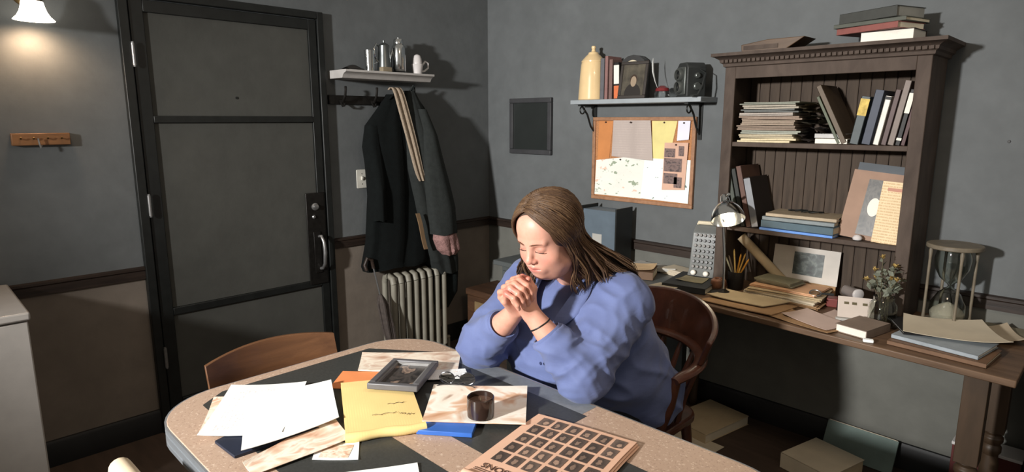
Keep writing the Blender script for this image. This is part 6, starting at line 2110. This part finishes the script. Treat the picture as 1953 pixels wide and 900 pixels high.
# ---- hair: under-cap plus combed locks
hair_cols = [(78, 52, 36), (98, 68, 46), (122, 88, 60)]
mh, nt, b = nodes_of('auburn_hair')
at_ = nt.nodes.new('ShaderNodeAttribute')
at_.attribute_name = 'lock_tone'
gr = noise(nt, coords(nt), 160, 3)
cc = ramp(nt, at_.outputs['Fac'], [(0.0, lin((46, 32, 23))), (0.5, lin((76, 55, 39))), (1.0, lin((120, 93, 66)))])
link(nt, mixc(nt, 1.0, cc, ramp(nt, gr, [(0.3, (0.72, 0.72, 0.72)), (0.7, (1, 1, 1))]), 'MULTIPLY'), b.inputs['Base Color'])
b.inputs['Roughness'].default_value = 0.5
b.inputs['Specular IOR Level'].default_value = 0.35
b.inputs['Anisotropic'].default_value = 0.5

rg = np.random.RandomState(5)
EC = np.array((0.0, -0.014, 0.030))
ER_ = np.array((0.086, 0.108, 0.097))


def dirv(az, el):
    return np.array((math.sin(az) * math.cos(el), math.cos(az) * math.cos(el), math.sin(el)))


avoid = Sdf()
avoid.p = list(shirt.p)
skull = Sdf()
skull.ell(H(*EC), ER_ * HS * 0.97, 0.01, HR)
NCL, NPER = 120, 16
strands = []
for c_ in range(NCL):
    side = -1 if rg.rand() < 0.58 else 1           # -1 = her left (toward the camera)
    uc = (c_ * 0.61803 + 0.13 * rg.rand()) % 1.0
    tone_c = rg.normal(0, 0.16)
    ph1, ph2 = rg.uniform(0, 6.28, 2)
    wamp = rg.uniform(0.006, 0.014)
    jit_c = rg.normal(0, 0.014, 3)
    lay_c = rg.rand()
    drop = rg.rand()
    for n_ in range(NPER):
        u = float(np.clip(uc + rg.normal(0, 0.028), 0, 1))
        az = R((70 if side < 0 else 62) + 112 * u ** 0.9)
        lay = float(np.clip(lay_c + rg.normal(0, 0.2), 0, 1))
        tau = np.clip(u * 0.95 + rg.normal(0, 0.08), 0, 1)
        el0 = R(50 + 61 * tau)
        s0 = dirv(0.0, el0)
        s0 = s0 + np.array((0.16 + side * 0.03 + rg.normal(0, 0.06), 0, 0))
        s0 /= np.linalg.norm(s0)
        s1 = dirv(side * az, R(-16 - 12 * rg.rand()))
        om = math.acos(np.clip(s0 @ s1, -1, 1))
        pts = []
        vol = 1.0 + 0.05 + 0.06 * lay
        for k in range(9):
            t_ = k / 8
            d_ = (math.sin((1 - t_) * om) * s0 + math.sin(t_ * om) * s1) / max(math.sin(om), 1e-3)
            d_ = d_ + np.array((0, -0.10, 0.10)) * math.sin(math.pi * t_) * (1 - u) ** 2
            d_ /= np.linalg.norm(d_)
            puff = vol + 0.03 * math.sin(math.pi * t_) + 0.05 * t_ * t_ + 0.012 * math.sin(5 * t_ + ph1)
            pts.append(H(*(EC + d_ * ER_ * puff)))
        p_end = pts[-1]
        dlast = pts[-1] - pts[-2]
        dlast /= np.linalg.norm(dlast)
        azd = 62 + 120 * uc ** 0.9
        if side < 0:
            if azd < 80:
                E_ = np.array((2.185, -1.615, 1.03 + 0.05 * drop))
            elif azd < 110:
                f_ = (azd - 80) / 30
                E_ = np.array((2.205 + 0.055 * f_, -1.58 + 0.11 * f_, 1.06))
            else:
                f_ = (azd - 110) / 72
                E_ = np.array((2.270 - 0.15 * f_, -1.43 + 0.03 * f_, 1.055 - 0.03 * f_))
        else:
            if azd < 100:
                E_ = np.array((2.005, -1.655, 1.03 + 0.04 * drop))
            else:
                f_ = (azd - 100) / 82
                E_ = np.array((1.99 + 0.10 * f_, -1.56 + 0.14 * f_, 1.05))
        E_ = E_ + jit_c + rg.normal(0, 0.005, 3)
        c1_ = p_end + dlast * 0.06 + np.array((0, 0, -0.02))
        c2_ = E_ + np.array((0, -0.02, 0.055)) + jit_c * 0.4
        nf = 9
        for k in range(1, nf + 1):
            t_ = k / nf
            q_ = (1 - t_) ** 3 * p_end + 3 * (1 - t_) ** 2 * t_ * c1_ + 3 * (1 - t_) * t_ ** 2 * c2_ + t_ ** 3 * E_
            wob = wamp * math.sin(8.0 * t_ + ph1) * min(1, 1.6 * t_)
            wob2 = 0.7 * wamp * math.cos(6.5 * t_ + ph2) * min(1, 1.6 * t_)
            pts.append(q_ + np.array((wob * 0.7 + wob2 * 0.5, wob * 0.7 - wob2 * 0.5, wob2 * 0.3)))
        strands.append((np.array(pts), float(np.clip(lay * 0.8 + tone_c + 0.1, 0, 1))))
NP_ = 18
allp = np.concatenate([s_[0] for s_ in strands])
allp = pushed(allp, avoid, 0.012)
face_block = Sdf()
face_block.p = body.p[head_p - 1:]
allp = pushed(allp, face_block, 0.004)
hb = MB()
tones = []
for n_, (pp, lay) in enumerate(strands):
    pts = allp[n_ * NP_:(n_ + 1) * NP_] - np.array(PB)
    r0 = 0.0021 + 0.0014 * rg.rand()
    rad = [r0 * (0.55 + 0.45 * min(1, k / 4)) * (1.0 if k < NP_ - 5 else max(0.10, ((NP_ - 1 - k) / 5) ** 0.7)) for k in range(NP_)]
    v0 = len(hb.v)
    hb.tube([tuple(p) for p in pts], rad, 6, flat=0.7)
    tone = np.clip(0.22 + 0.5 * lay + rg.normal(0, 0.08), 0, 1)
    for k in range(NP_):
        tones += [min(1.0, tone + 0.18 * max(0, (k - 11) / 6))] * 6
ho = hb.build('hair_locks', mh, person, angle=180)
at2 = ho.data.attributes.new('lock_tone', 'FLOAT', 'POINT')
at2.data.foreach_set('value', np.array(tones, np.float32))
ho['label'] = 'long loose auburn hair'
ho['kind'] = 'stuff'
# under-cap so that no scalp shows
cap = Sdf()
cap.ell(H(*EC), ER_ * HS * 1.02, 0.01, HR)
cap.cone(H(0, -0.06, 0.0), (2.12, -1.47, 1.09), 0.070, 0.045, 0.03)
cap.cone(H(-0.060, -0.025, -0.02), (2.20, -1.53, 1.07), 0.030, 0.026, 0.02)
cap.cone(H(0.060, -0.025, -0.02), (2.01, -1.58, 1.06), 0.030, 0.022, 0.02)
# keep the face clear of the cap
cap.ell(H(0, 0.115, -0.030), np.array((0.084, 0.102, 0.142)) * HS, 0.012, HR, True)
lo_, hi_ = np.array((1.90, -1.86, 0.98)), np.array((2.32, -1.38, 1.40))
xs, ys, zs = (np.arange(a, b_, 0.005) for a, b_ in zip(lo_, hi_))
Fc = cap.field(xs, ys, zs)
Vc, Qc = surface_net(Fc, xs, ys, zs)
co_ = quad_object('hair_base', relax(Vc, Qc, 2), Qc, mh, person, PB)
at3 = co_.data.attributes.new('lock_tone', 'FLOAT', 'POINT')
at3.data.foreach_set('value', np.full(len(co_.data.vertices), 0.30, np.float32))
